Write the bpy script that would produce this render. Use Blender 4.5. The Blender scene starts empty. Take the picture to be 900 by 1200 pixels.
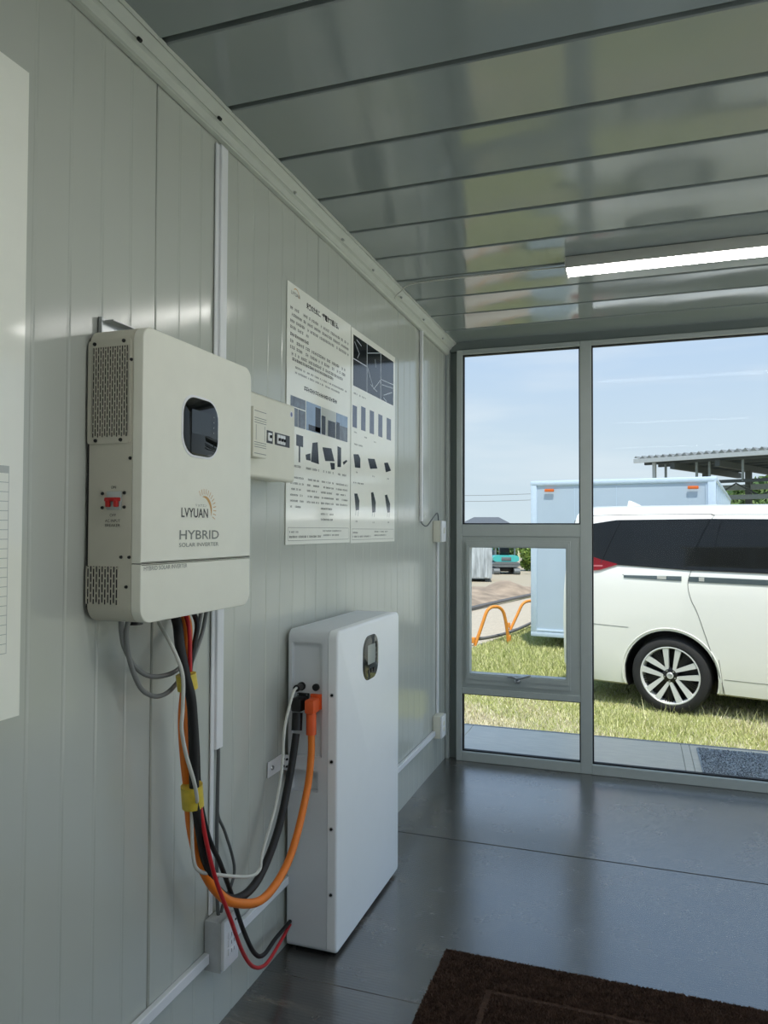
import bpy, bmesh, math, random
import numpy as np
from mathutils import Vector, Matrix
random.seed(7); rng = np.random.default_rng(7)
SC = bpy.context.scene; COL = SC.collection
R = math.radians

# ------------------------------------------------------------------ camera
YAW, PITCH, ROLL, FPX = 0.3313, 0.0244, 0.0038, 865.7
def cam_matrix():
    f = Vector((-math.sin(YAW)*math.cos(PITCH), math.cos(YAW)*math.cos(PITCH), math.sin(PITCH)))
    r = Vector((math.cos(YAW), math.sin(YAW), 0)); u = r.cross(f)
    c, s = math.cos(ROLL), math.sin(ROLL)
    r2, u2 = c*r + s*u, -s*r + c*u
    m = Matrix((r2, u2, -f)).transposed().to_4x4(); m.translation = Vector((1.048, 0, 1.3)); return m
cd = bpy.data.cameras.new('camera'); cam = bpy.data.objects.new('camera', cd); COL.objects.link(cam)
cam.matrix_world = cam_matrix(); cd.sensor_fit = 'VERTICAL'; cd.sensor_height = 36.0
cd.lens = FPX/1200*36.0; cd.clip_start = 0.02; cd.clip_end = 500
SC.camera = cam

# ------------------------------------------------------------------ light
W = bpy.data.worlds.new('sky'); SC.world = W; W.use_nodes = True
nt = W.node_tree; nt.nodes.clear()
def N(t, tree=None, **k):
    n = (tree or nt).nodes.new(t)
    for a, b in k.items(): setattr(n, a, b)
    return n
tc = N('ShaderNodeTexCoord'); sx = N('ShaderNodeSeparateXYZ'); nt.links.new(tc.outputs['Generated'], sx.inputs[0])
rp = N('ShaderNodeValToRGB'); nt.links.new(sx.outputs['Z'], rp.inputs[0])
e = rp.color_ramp.elements
e[0].position = 0.0; e[0].color = (.60, .71, .77, 1); e[1].position = 1.0; e[1].color = (.27, .47, .82, 1)
for p, c in ((.12, (.56, .69, .80, 1)), (.26, (.46, .62, .84, 1)), (.5, (.36, .55, .83, 1))):
    x = e.new(p); x.color = c
mp = N('ShaderNodeMapping'); mp.inputs['Scale'].default_value = (1.2, 1.2, 7); mp.inputs['Rotation'].default_value = (0, R(8), 0)
nz = N('ShaderNodeTexNoise'); nz.inputs['Scale'].default_value = 2.6; nz.inputs['Detail'].default_value = 6
nt.links.new(tc.outputs['Generated'], mp.inputs[0]); nt.links.new(mp.outputs[0], nz.inputs['Vector'])
cr = N('ShaderNodeMapRange'); cr.inputs['From Min'].default_value = .48; cr.inputs['From Max'].default_value = .78
cr.inputs['To Max'].default_value = .5; nt.links.new(nz.outputs['Fac'], cr.inputs['Value'])
mx = N('ShaderNodeMix', data_type='RGBA'); nt.links.new(cr.outputs[0], mx.inputs[0])
nt.links.new(rp.outputs[0], mx.inputs[6]); mx.inputs[7].default_value = (.78, .84, .88, 1)
bg = N('ShaderNodeBackground'); bg.inputs['Strength'].default_value = .83
nt.links.new(mx.outputs[2], bg.inputs[0]); wo = N('ShaderNodeOutputWorld'); nt.links.new(bg.outputs[0], wo.inputs[0])

sl = bpy.data.lights.new('sun', 'SUN'); sl.energy = 3.4; sl.angle = R(.8); sl.color = (1, .95, .86)
sun = bpy.data.objects.new('sun', sl); COL.objects.link(sun)
SUN_DIR = Vector((.12, -.36, .92)).normalized()          # towards the sun
sun.rotation_euler = SUN_DIR.to_track_quat('Z', 'Y').to_euler(); sun.location = (0, 0, 30)
vs = SC.view_settings; vs.view_transform = 'Standard'; vs.look = 'None'; vs.gamma = 1; vs.use_curve_mapping = False
vs.exposure = 0.4
SC.cycles.max_bounces = 14; SC.cycles.diffuse_bounces = 8; SC.cycles.transparent_max_bounces = 24
SC.cycles.use_denoising = True; SC.cycles.sample_clamp_indirect = 6

# ------------------------------------------------------------------ materials
def lin(c):
    return tuple((v/255/12.92 if v/255 <= .04045 else ((v/255+.055)/1.055)**2.4) for v in c)
MATS = {}
def mat(name, rgb, rough=.5, metal=0, var=0, vscale=20, bump=0, bscale=80, spec=.5, coat=0, emit=0, sub=None, stretch=None, rvar=0):
    """procedural material: colour noise (var), fine relief (bump), roughness noise (rvar)"""
    m = bpy.data.materials.new(name); m.use_nodes = True; t = m.node_tree; b = t.nodes['Principled BSDF']
    c = lin(rgb); b.inputs['Base Color'].default_value = (*c, 1); b.inputs['Roughness'].default_value = rough
    b.inputs['Metallic'].default_value = metal; b.inputs['Specular IOR Level'].default_value = spec
    if coat: b.inputs['Coat Weight'].default_value = coat; b.inputs['Coat Roughness'].default_value = .04
    if emit: b.inputs['Emission Color'].default_value = (*c, 1); b.inputs['Emission Strength'].default_value = emit
    if var or bump or rvar:
        co = t.nodes.new('ShaderNodeTexCoord'); src = co.outputs['Object']
        if stretch:
            mm = t.nodes.new('ShaderNodeMapping'); mm.inputs['Scale'].default_value = stretch
            t.links.new(src, mm.inputs[0]); src = mm.outputs[0]
    if var:
        n = t.nodes.new('ShaderNodeTexNoise'); n.inputs['Scale'].default_value = vscale; n.inputs['Detail'].default_value = 5
        t.links.new(src, n.inputs['Vector']); mr = t.nodes.new('ShaderNodeMapRange')
        mr.inputs['From Min'].default_value = .3; mr.inputs['From Max'].default_value = .7
        mr.inputs['To Min'].default_value = 1-var; mr.inputs['To Max'].default_value = 1+var
        t.links.new(n.outputs['Fac'], mr.inputs['Value'])
        mu = t.nodes.new('ShaderNodeMix'); mu.data_type = 'RGBA'; mu.blend_type = 'MULTIPLY'; mu.inputs[0].default_value = 1
        mu.inputs[6].default_value = (*c, 1); t.links.new(mr.outputs[0], mu.inputs[7]); t.links.new(mu.outputs[2], b.inputs['Base Color'])
    if rvar:
        n = t.nodes.new('ShaderNodeTexNoise'); n.inputs['Scale'].default_value = 6; n.inputs['Detail'].default_value = 8
        t.links.new(src, n.inputs['Vector']); mr = t.nodes.new('ShaderNodeMapRange')
        mr.inputs['From Min'].default_value = .3; mr.inputs['From Max'].default_value = .7
        mr.inputs['To Min'].default_value = max(0, rough-rvar); mr.inputs['To Max'].default_value = rough+rvar
        t.links.new(n.outputs['Fac'], mr.inputs['Value']); t.links.new(mr.outputs[0], b.inputs['Roughness'])
    if bump:
        n = t.nodes.new('ShaderNodeTexNoise'); n.inputs['Scale'].default_value = bscale; n.inputs['Detail'].default_value = 4
        t.links.new(src, n.inputs['Vector']); bp = t.nodes.new('ShaderNodeBump'); bp.inputs['Strength'].default_value = bump
        bp.inputs['Distance'].default_value = .004; t.links.new(n.outputs['Fac'], bp.inputs['Height']); t.links.new(bp.outputs[0], b.inputs['Normal'])
    MATS[name] = m; return m
def glass_mat(name, tint, refl=.5, rough=0.0):
    m = bpy.data.materials.new(name); m.use_nodes = True; t = m.node_tree; t.nodes.clear()
    tr = t.nodes.new('ShaderNodeBsdfTransparent'); tr.inputs[0].default_value = (*tint, 1)
    gl = t.nodes.new('ShaderNodeBsdfGlossy'); gl.inputs['Roughness'].default_value = rough
    fr = t.nodes.new('ShaderNodeFresnel'); fr.inputs['IOR'].default_value = 1.45
    ml = t.nodes.new('ShaderNodeMath'); ml.operation = 'MULTIPLY'; ml.inputs[1].default_value = refl
    mi = t.nodes.new('ShaderNodeMixShader'); o = t.nodes.new('ShaderNodeOutputMaterial')
    t.links.new(fr.outputs[0], ml.inputs[0]); t.links.new(ml.outputs[0], mi.inputs[0])
    t.links.new(tr.outputs[0], mi.inputs[1]); t.links.new(gl.outputs[0], mi.inputs[2]); t.links.new(mi.outputs[0], o.inputs[0])
    MATS[name] = m; return m

mat('wall_paint', (190, 194, 186), .15, var=.02, vscale=3, bump=.01, bscale=30, spec=.55)
mat('ceiling_paint', (142, 151, 150), .11, var=.03, vscale=4, spec=.8, rvar=.03)
mat('dark_gap', (40, 44, 42), .8)
mat('trim_paint', (200, 205, 196), .35, var=.03)
mat('frame_paint', (182, 189, 186), .34, var=.02, bump=.02)
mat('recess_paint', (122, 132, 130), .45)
mat('gasket', (14, 15, 15), .6)
mat('white_plastic', (236, 238, 240), .4, var=.01)
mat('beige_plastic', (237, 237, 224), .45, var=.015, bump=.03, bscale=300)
mat('beige_shaded', (206, 203, 188), .5, var=.02, bump=.03, bscale=300)  # same beige paint as the front, darkened to put side shade into the colour
mat('box_plastic', (230, 229, 214), .42, var=.02)
mat('grey_box', (196, 200, 202), .5, var=.05, vscale=40)
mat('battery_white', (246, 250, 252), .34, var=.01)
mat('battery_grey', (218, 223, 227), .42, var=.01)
mat('black_gloss', (6, 7, 8), .03, spec=.35)
mat('lcd_grey', (40, 45, 49), .06, spec=.45)
mat('lcd_light', (150, 158, 156), .15, coat=.6)
mat('black_rubber', (16, 16, 17), .55, var=.1)
mat('black_plastic', (18, 18, 19), .4)
mat('screw_dark', (30, 31, 32), .45, metal=.5)
mat('steel', (190, 192, 194), .3, metal=1, rvar=.08)
mat('orange_cable', (238, 128, 36), .45, var=.05)
mat('orange_plug', (236, 96, 40), .45, var=.04)
mat('red_cable', (190, 28, 36), .45)
mat('grey_cable', (128, 130, 128), .5)
mat('pale_cable', (205, 206, 198), .5)
mat('dark_cable', (88, 92, 92), .5)
mat('yellow_tape', (214, 190, 66), .4, var=.12, vscale=60)
mat('red_lever', (188, 34, 34), .35)
mat('clear_cover', (186, 196, 194), .15)
mat('ink_dark', (66, 68, 66), .6)
mat('ink_grey', (132, 136, 130), .6)
mat('ink_black', (30, 31, 33), .3)
mat('sun_orange', (206, 160, 92), .5)
mat('sticker_blue', (96, 106, 160), .4)
mat('paper', (249, 250, 241), .08, var=.01, spec=.6)
mat('print_text', (112, 114, 110), .08, spec=.6)
mat('print_title', (24, 25, 26), .08, spec=.6)
mat('print_light', (196, 200, 196), .08, spec=.6)
mat('print_sky', (150, 172, 200), .14, spec=.6, var=.15, vscale=12)
mat('print_house', (108, 116, 128), .14, spec=.6, var=.35, vscale=30)
mat('print_panel', (36, 42, 56), .12, spec=.6, var=.2, vscale=30)
mat('print_pv', (14, 17, 24), .1, spec=.6)
mat('print_line', (205, 212, 220), .14, spec=.6)
mat('print_slat', (92, 98, 120), .12, spec=.6, var=.15, vscale=30)
mat('lamp_body', (190, 192, 184), .5)
mat('lamp_diffuser', (255, 253, 248), .5, emit=13.5)
mat('rug', (80, 63, 54), .95, var=.25, vscale=60, spec=.1)
mat('rug_pile', (92, 73, 63), .95, var=.3, vscale=40, spec=.1)
mat('deck_grey', (208, 200, 184), .3, var=.08, vscale=8, stretch=(1, 4, 1), spec=.6)
mat('deck_dark', (140, 142, 142), .5)
mat('doormat', (170, 174, 176), .9, var=.3, vscale=120, bump=.6, bscale=200)
mat('car_white', (242, 242, 235), .28, coat=.6)
mat('car_glass', (46, 48, 48), .05, spec=.6)
mat('car_trim', (16, 17, 18), .4)
mat('car_molding', (128, 142, 146), .25, metal=.3)
mat('car_seam', (96, 96, 92), .6)
mat('car_lamp', (176, 22, 28), .08, coat=1)
mat('car_lamp_light', (232, 150, 150), .1, coat=1)
mat('tyre', (38, 38, 39), .8, var=.1, bump=.1)
mat('rim_silver', (222, 224, 222), .3, metal=.25)
mat('rim_black', (16, 16, 17), .35)
mat('truck_blue', (182, 199, 214), .4, var=.03, vscale=2)
mat('truck_frame', (196, 214, 230), .35, var=.03)
mat('marker_orange', (226, 110, 40), .3)
mat('carport_roof', (176, 182, 184), .5, var=.05)
mat('carport_dark', (70, 75, 76), .7)
mat('carport_steel', (128, 136, 138), .5, var=.1)
mat('concrete', (222, 218, 208), .85, var=.06, vscale=3, bump=.1)
mat('road_gravel', (184, 174, 156), .9, var=.12, vscale=25, bump=.3)
mat('dirt', (156, 140, 122), .95, var=.3, vscale=3, bump=.5, bscale=12)
mat('crate_grey', (186, 194, 198), .8, var=.35, vscale=5, stretch=(3, 3, .4))
mat('teal', (78, 190, 186), .4)
mat('machine_grey', (110, 116, 118), .5, var=.1)
mat('pipe_orange', (224, 146, 58), .45, var=.08)
mat('pipe_grey', (104, 104, 104), .6, var=.15)
mat('roof_slate', (92, 98, 104), .8)
mat('house_wall', (206, 204, 196), .8)
mat('leaf', (92, 122, 62), .7, var=.35, vscale=4)
mat('leaf_bright', (150, 184, 84), .7, var=.3, vscale=4)
mat('bark', (92, 78, 62), .9)
mat('sand_grey', (170, 160, 140), .9)
glass_mat('window_glass', (.98, .99, .985), .13)

def floor_material():
    m = bpy.data.materials.new('floor_board'); m.use_nodes = True; t = m.node_tree; b = t.nodes['Principled BSDF']
    co = t.nodes.new('ShaderNodeTexCoord')
    n = t.nodes.new('ShaderNodeTexNoise'); n.inputs['Scale'].default_value = 5; n.inputs['Detail'].default_value = 10; n.inputs['Roughness'].default_value = .7
    n2 = t.nodes.new('ShaderNodeTexNoise'); n2.inputs['Scale'].default_value = 40; n2.inputs['Detail'].default_value = 8
    mpg = t.nodes.new('ShaderNodeMapping'); mpg.inputs['Scale'].default_value = (1, 5, 1); mpg.inputs['Rotation'].default_value = (0, 0, R(20))
    t.links.new(co.outputs['Object'], n.inputs['Vector']); t.links.new(co.outputs['Object'], mpg.inputs[0]); t.links.new(mpg.outputs[0], n2.inputs['Vector'])
    rr = t.nodes.new('ShaderNodeValToRGB'); rr.color_ramp.elements[0].position = .3; rr.color_ramp.elements[0].color = (.022, .0215, .020, 1)
    rr.color_ramp.elements[1].position = .75; rr.color_ramp.elements[1].color = (.074, .071, .064, 1)
    t.links.new(n.outputs['Fac'], rr.inputs[0])
    ds = t.nodes.new('ShaderNodeMapRange'); ds.inputs['From Min'].default_value = .62; ds.inputs['From Max'].default_value = .8; ds.inputs['To Max'].default_value = .55
    t.links.new(n2.outputs['Fac'], ds.inputs['Value'])
    mi = t.nodes.new('ShaderNodeMix'); mi.data_type = 'RGBA'; t.links.new(ds.outputs[0], mi.inputs[0]); t.links.new(rr.outputs[0], mi.inputs[6])
    mi.inputs[7].default_value = (.20, .185, .155, 1); sp = t.nodes.new('ShaderNodeSeparateXYZ'); t.links.new(co.outputs['Object'], sp.inputs[0])
    dm = t.nodes.new('ShaderNodeMapRange'); dm.inputs['From Min'].default_value = .75; dm.inputs['From Max'].default_value = .0; t.links.new(sp.outputs['X'], dm.inputs['Value'])
    n3 = t.nodes.new('ShaderNodeTexNoise'); n3.inputs['Scale'].default_value = 3.5; n3.inputs['Detail'].default_value = 9; n3.inputs['Roughness'].default_value = .75; t.links.new(mpg.outputs[0], n3.inputs['Vector'])
    d2 = t.nodes.new('ShaderNodeMapRange'); d2.inputs['From Min'].default_value = .5; d2.inputs['From Max'].default_value = .72; t.links.new(n3.outputs['Fac'], d2.inputs['Value'])
    dd = t.nodes.new('ShaderNodeMath'); dd.operation = 'MULTIPLY'; t.links.new(dm.outputs[0], dd.inputs[0]); t.links.new(d2.outputs[0], dd.inputs[1])
    m2 = t.nodes.new('ShaderNodeMix'); m2.data_type = 'RGBA'; t.links.new(dd.outputs[0], m2.inputs[0]); t.links.new(mi.outputs[2], m2.inputs[6]); m2.inputs[7].default_value = (.20, .17, .13, 1)
    t.links.new(m2.outputs[2], b.inputs['Base Color'])
    mr = t.nodes.new('ShaderNodeMapRange'); mr.inputs['From Min'].default_value = .3; mr.inputs['From Max'].default_value = .75
    mr.inputs['To Min'].default_value = .16; mr.inputs['To Max'].default_value = .34; t.links.new(n.outputs['Fac'], mr.inputs['Value'])
    t.links.new(mr.outputs[0], b.inputs['Roughness']); b.inputs['Specular IOR Level'].default_value = 1.0; b.inputs['Coat Weight'].default_value = 1.0; b.inputs['Coat Roughness'].default_value = .24; b.inputs['Coat IOR'].default_value = 1.85
    wv = t.nodes.new('ShaderNodeTexWave'); wv.inputs['Scale'].default_value = 26; wv.inputs['Distortion'].default_value = .6; wv.bands_direction = 'Y'
    t.links.new(co.outputs['Object'], wv.inputs['Vector'])
    ad = t.nodes.new('ShaderNodeMath'); ad.operation = 'MULTIPLY_ADD'; t.links.new(wv.outputs['Fac'], ad.inputs[0]); ad.inputs[1].default_value = .5
    t.links.new(n2.outputs['Fac'], ad.inputs[2])
    bp = t.nodes.new('ShaderNodeBump'); bp.inputs['Strength'].default_value = .16; bp.inputs['Distance'].default_value = .003
    t.links.new(ad.outputs[0], bp.inputs['Height']); t.links.new(bp.outputs[0], b.inputs['Normal'])
    MATS['floor_board'] = m
floor_material()
def ground_material():
    m = bpy.data.materials.new('turf'); m.use_nodes = True; t = m.node_tree; b = t.nodes['Principled BSDF']
    co = t.nodes.new('ShaderNodeTexCoord')
    n = t.nodes.new('ShaderNodeTexNoise'); n.inputs['Scale'].default_value = 1.6; n.inputs['Detail'].default_value = 6
    n2 = t.nodes.new('ShaderNodeTexNoise'); n2.inputs['Scale'].default_value = 45; n2.inputs['Detail'].default_value = 6
    for q in (n, n2): t.links.new(co.outputs['Object'], q.inputs['Vector'])
    r1 = t.nodes.new('ShaderNodeValToRGB'); r1.color_ramp.elements[0].position = .3; r1.color_ramp.elements[0].color = (.34, .30, .18, 1)
    r1.color_ramp.elements[1].position = .7; r1.color_ramp.elements[1].color = (.66, .61, .44, 1)
    r2 = t.nodes.new('ShaderNodeValToRGB'); r2.color_ramp.elements[0].position = .3; r2.color_ramp.elements[0].color = (.26, .31, .11, 1)
    r2.color_ramp.elements[1].position = .7; r2.color_ramp.elements[1].color = (.50, .53, .25, 1)
    for r in (r1, r2): t.links.new(n2.outputs['Fac'], r.inputs[0])
    k = t.nodes.new('ShaderNodeMapRange'); k.inputs['From Min'].default_value = .42; k.inputs['From Max'].default_value = .6; t.links.new(n.outputs['Fac'], k.inputs['Value'])
    mi = t.nodes.new('ShaderNodeMix'); mi.data_type = 'RGBA'; t.links.new(k.outputs[0], mi.inputs[0]); t.links.new(r1.outputs[0], mi.inputs[6]); t.links.new(r2.outputs[0], mi.inputs[7])
    t.links.new(mi.outputs[2], b.inputs['Base Color']); b.inputs['Roughness'].default_value = 1; b.inputs['Specular IOR Level'].default_value = .1
    bp = t.nodes.new('ShaderNodeBump'); bp.inputs['Distance'].default_value = .02; t.links.new(n2.outputs['Fac'], bp.inputs['Height']); t.links.new(bp.outputs[0], b.inputs['Normal'])
    MATS['turf'] = m
ground_material()
def attr_material(name, rough=.8, trans=0):
    m = bpy.data.materials.new(name); m.use_nodes = True; t = m.node_tree; b = t.nodes['Principled BSDF']
    a = t.nodes.new('ShaderNodeAttribute'); a.attribute_name = 'tone'; t.links.new(a.outputs['Color'], b.inputs['Base Color'])
    b.inputs['Roughness'].default_value = rough; b.inputs['Specular IOR Level'].default_value = .2
    MATS[name] = m
attr_material('grass_blade'); attr_material('foliage')

# ------------------------------------------------------------------ builders
OFF = {}
def off(p): return OFF.get(p.name, Vector((0, 0, 0))) if p else Vector((0, 0, 0))
def finish(name, me, m, parent=None, kind=None, smooth=0):
    o = bpy.data.objects.new(name, me); COL.objects.link(o)
    if m is not None and not me.materials: me.materials.append(MATS[m] if isinstance(m, str) else m)
    if parent is not None:
        o.parent = parent; v = off(parent)
        if v.length > 0: me.transform(Matrix.Translation(-v))
        OFF[o.name] = v
    if smooth:
        for p in me.polygons: p.use_smooth = True
        me.set_sharp_from_angle(angle=R(smooth))
    if kind: o['kind'] = kind
    return o
def obj(name, bm, m, parent=None, kind=None, smooth=0):
    me = bpy.data.meshes.new(name); bmesh.ops.recalc_face_normals(bm, faces=bm.faces); bm.to_mesh(me); bm.free()
    return finish(name, me, m, parent, kind, smooth)
def raw(name, verts, faces, m, parent=None, kind=None, smooth=0):
    me = bpy.data.meshes.new(name); me.from_pydata([tuple(v) for v in verts], [], faces); me.update()
    return finish(name, me, m, parent, kind, smooth)
def thing(name, loc, label, cat, group=None, rot=0, local=False, kind=None):
    o = bpy.data.objects.new(name, None); COL.objects.link(o); o.location = loc; o.rotation_euler = (0, 0, rot); o.empty_display_size = .1
    if label: o['label'] = label
    if cat: o['category'] = cat
    if group: o['group'] = group
    if kind: o['kind'] = kind
    OFF[o.name] = Vector((0, 0, 0)) if local else Vector(loc)
    return o
def tag(o, label, cat, group=None, kind=None):
    o['label'] = label
    if cat: o['category'] = cat
    if group: o['group'] = group
    if kind: o['kind'] = kind
    return o
def box_bm(x0, x1, y0, y1, z0, z1, bev=0, seg=2, bm=None):
    b = bmesh.new()
    bmesh.ops.create_cube(b, size=1)
    for v in b.verts:
        v.co = Vector((x0+(x1-x0)*(v.co.x+.5), y0+(y1-y0)*(v.co.y+.5), z0+(z1-z0)*(v.co.z+.5)))
    if bev: bmesh.ops.bevel(b, geom=b.edges[:], offset=bev, segments=seg, affect='EDGES', profile=.5)
    return merge(bm, b) if bm is not None else b
def merge(a, b):
    me = bpy.data.meshes.new('tmp'); b.to_mesh(me); b.free(); a.from_mesh(me); bpy.data.meshes.remove(me); return a
def box(name, x0, x1, y0, y1, z0, z1, m, parent=None, bev=0, kind=None, seg=2):
    return obj(name, box_bm(x0, x1, y0, y1, z0, z1, bev, seg), m, parent, kind, smooth=35 if bev else 0)
def cyl_bm(p0, p1, r0, r1=None, n=16, bm=None):
    p0, p1 = Vector(p0), Vector(p1); d = p1-p0; b = bmesh.new()
    bmesh.ops.create_cone(b, cap_ends=True, segments=n, radius1=r0, radius2=r0 if r1 is None else r1, depth=d.length)
    bmesh.ops.transform(b, matrix=Matrix.Translation((p0+p1)/2) @ d.to_track_quat('Z', 'Y').to_matrix().to_4x4(), verts=b.verts)
    return merge(bm, b) if bm is not None else b
def cyl(name, p0, p1, r, m, parent=None, n=16, r1=None):
    return obj(name, cyl_bm(p0, p1, r, r1, n), m, parent, smooth=40)
def spline(pts, k=6):
    P = [Vector(p) for p in pts]
    if len(P) < 3 or k <= 1: return P
    out = []
    for i in range(len(P)-1):
        a, b, c, d = P[max(i-1, 0)], P[i], P[i+1], P[min(i+2, len(P)-1)]
        for j in range(k):
            t = j/k
            out.append(.5*((2*b)+(c-a)*t+(2*a-5*b+4*c-d)*t*t+(3*b-a-3*c+d)*t**3))
    return out+[P[-1]]
def tube_bm(pts, r, n=8, k=6, bm=None):
    P = spline(pts, k); b = bmesh.new(); rings = []; up = Vector((.3, .2, 1)).normalized()
    for i, p in enumerate(P):
        t = (P[min(i+1, len(P)-1)]-P[max(i-1, 0)]).normalized()
        x = up-t*up.dot(t)
        if x.length < 1e-3: x = t.orthogonal()
        x.normalize(); up = x; y = t.cross(x)
        rr = r[min(int(i/max(1, len(P)-1)*len(r)), len(r)-1)] if isinstance(r, (list, tuple)) else r
        rings.append([b.verts.new(p+x*rr*math.cos(a*2*math.pi/n)+y*rr*math.sin(a*2*math.pi/n)) for a in range(n)])
    for i in range(len(rings)-1):
        for a in range(n): b.faces.new((rings[i][a], rings[i][(a+1) % n], rings[i+1][(a+1) % n], rings[i+1][a]))
    b.faces.new(rings[0][::-1]); b.faces.new(rings[-1])
    return merge(bm, b) if bm is not None else b
def tube(name, pts, r, m, parent=None, n=8, k=6):
    return obj(name, tube_bm(pts, r, n, k), m, parent, smooth=50)
def rr_loop(a0, a1, b0, b1, r, seg=6):
    """rounded rectangle outline; r may be 4 radii (a0b0, a1b0, a1b1, a0b1)"""
    rs = r if isinstance(r, (list, tuple)) else (r,)*4; L = []
    for (ca, cb, sa, sb, st), q in zip(((a0, b0, 1, 1, 180), (a1, b0, -1, 1, 270), (a1, b1, -1, -1, 0), (a0, b1, 1, -1, 90)), rs):
        for i in range(seg+1):
            t = R(st+90*i/seg); L.append((ca+sa*q+q*math.cos(t), cb+sb*q+q*math.sin(t)))
    return L
def axis_pt(ax, h, a, b): return {'x': (h, a, b), 'y': (a, h, b), 'z': (a, b, h)}[ax]
def prism_bm(loop, ax, h0, h1, bev=0, bm=None, ends=(1, 1)):
    """outline extruded along an axis; bev rounds the h1 rim"""
    b = bmesh.new(); n = len(loop); ca = sum(p[0] for p in loop)/n; cb = sum(p[1] for p in loop)/n
    levels = [(h0, 0)]
    if bev:
        s = 1 if h1 > h0 else -1
        levels += [(h1-s*bev, 0), (h1-s*bev*.62, bev*.08), (h1-s*bev*.3, bev*.29), (h1-s*bev*.08, bev*.62), (h1, bev)]
    else: levels.append((h1, 0))
    rings = []
    for h, ins in levels:
        ring = []
        for i in range(n):
            p, q, s_ = Vector(loop[i-1]), Vector(loop[i]), Vector(loop[(i+1) % n])
            if ins:
                t = (s_-p); t = t.normalized() if t.length > 1e-9 else Vector((1, 0)); nn = Vector((-t.y, t.x))
                if nn.dot(Vector((ca, cb))-q) < 0: nn = -nn
                q = q+nn*ins
            ring.append(b.verts.new(axis_pt(ax, h, q[0], q[1])))
        rings.append(ring)
    for i in range(len(rings)-1):
        for j in range(n): b.faces.new((rings[i][j], rings[i][(j+1) % n], rings[i+1][(j+1) % n], rings[i+1][j]))
    if ends[0]: b.faces.new(rings[0][::-1])
    if ends[1]: b.faces.new(rings[-1])
    return merge(bm, b) if bm is not None else b
def prism(name, loop, ax, h0, h1, m, parent=None, bev=0, smooth=40, kind=None):
    return obj(name, prism_bm(loop, ax, h0, h1, bev), m, parent, kind, smooth)
def ring_bm(outer, inner, ax, h0, h1):
    b = bmesh.new(); n = len(outer); V = [[b.verts.new(axis_pt(ax, h, *p)) for p in L] for h in (h0, h1) for L in (outer, inner)]
    for i in range(n):
        j = (i+1) % n
        b.faces.new((V[0][i], V[0][j], V[1][j], V[1][i])); b.faces.new((V[2][i], V[2][j], V[3][j], V[3][i]))
        b.faces.new((V[0][i], V[0][j], V[2][j], V[2][i])); b.faces.new((V[1][i], V[1][j], V[3][j], V[3][i]))
    return b
def cut(o, cutters):
    """carve cutter meshes out of o and throw the cutters away"""
    tmp = []
    for bm in cutters:
        me = bpy.data.meshes.new('cut'); bmesh.ops.recalc_face_normals(bm, faces=bm.faces); bm.to_mesh(me); bm.free()
        c = bpy.data.objects.new('cut', me); COL.objects.link(c); c.parent = o.parent
        v = off(o.parent); me.transform(Matrix.Translation(-v)); c.matrix_parent_inverse = o.matrix_parent_inverse
        md = o.modifiers.new('b', 'BOOLEAN'); md.operation = 'DIFFERENCE'; md.object = c; md.solver = 'EXACT'; tmp.append(c)
    bpy.context.view_layer.update()
    dg = bpy.context.evaluated_depsgraph_get(); me = bpy.data.meshes.new_from_object(o.evaluated_get(dg)); o.modifiers.clear()
    old = o.data; o.data = me; bpy.data.meshes.remove(old)
    for c in tmp: d = c.data; bpy.data.objects.remove(c); bpy.data.meshes.remove(d)
    me.set_sharp_from_angle(angle=R(35))
    return o
def dup(o, parent=None):
    c = o.copy(); COL.objects.link(c); c.parent = parent; OFF[c.name] = OFF.get(o.name, Vector((0, 0, 0)))
    for ch in list(o.children): dup(ch, c)
    return c
def text(name, s, m, parent, origin, right, up, width, height, thick=.0004, bold=0):
    """lettering fitted into width x height, lower left corner at origin"""
    cu = bpy.data.curves.new(name, 'FONT'); cu.body = s; cu.size = 1; cu.extrude = 0; cu.offset = bold; cu.resolution_u = 3
    t = bpy.data.objects.new('t', cu); COL.objects.link(t); bpy.context.view_layer.update()
    me = bpy.data.meshes.new_from_object(t.evaluated_get(bpy.context.evaluated_depsgraph_get()))
    bpy.data.objects.remove(t); bpy.data.curves.remove(cu); me.materials.clear()
    P = np.array([v.co[:] for v in me.vertices]); lo, hi = P.min(0), P.max(0)
    right, up = Vector(right), Vector(up); nrm = right.cross(up); o = Vector(origin)
    for v in me.vertices:
        v.co = o+right*((v.co.x-lo[0])/(hi[0]-lo[0])*width)+up*((v.co.y-lo[1])/(hi[1]-lo[1])*height)+nrm*thick
    me.name = name
    return finish(name, me, m, parent)
def rects_bm(rects, x):
    """flat print pieces on a sheet facing +x: (y0, y1, z0, z1)"""
    b = bmesh.new()
    for y0, y1, z0, z1 in rects:
        b.faces.new([b.verts.new(p) for p in ((x, y0, z0), (x, y1, z0), (x, y1, z1), (x, y0, z1))])
    return b
def polys_bm(polys, x):
    b = bmesh.new()
    for P in polys: b.faces.new([b.verts.new((x, a, c)) for a, c in P])
    return b

# ================================================================== SETTING
H = 2.376; X1 = 2.45; Y0 = -3.113; Y1 = 4.15; G = -.346

# ---- floor: dark sheet boards with joints
floor = box('floor', -.06, X1+.06, Y0-.06, 4.2, -.12, -.012, 'dark_gap', kind='structure')
seams = [3.068-1.086*k for k in range(0, 7)]
ys = [4.2]+seams
for i in range(len(ys)-1):
    a, b = max(ys[i+1], Y0), ys[i]
    if b <= Y0: break
    box('floor_board', -.02, X1+.02, a+.0012, b-.0012, -.012, 0 - (.0012 if i % 2 else 0), 'floor_board', floor, bev=.0015, seg=1)

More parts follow.
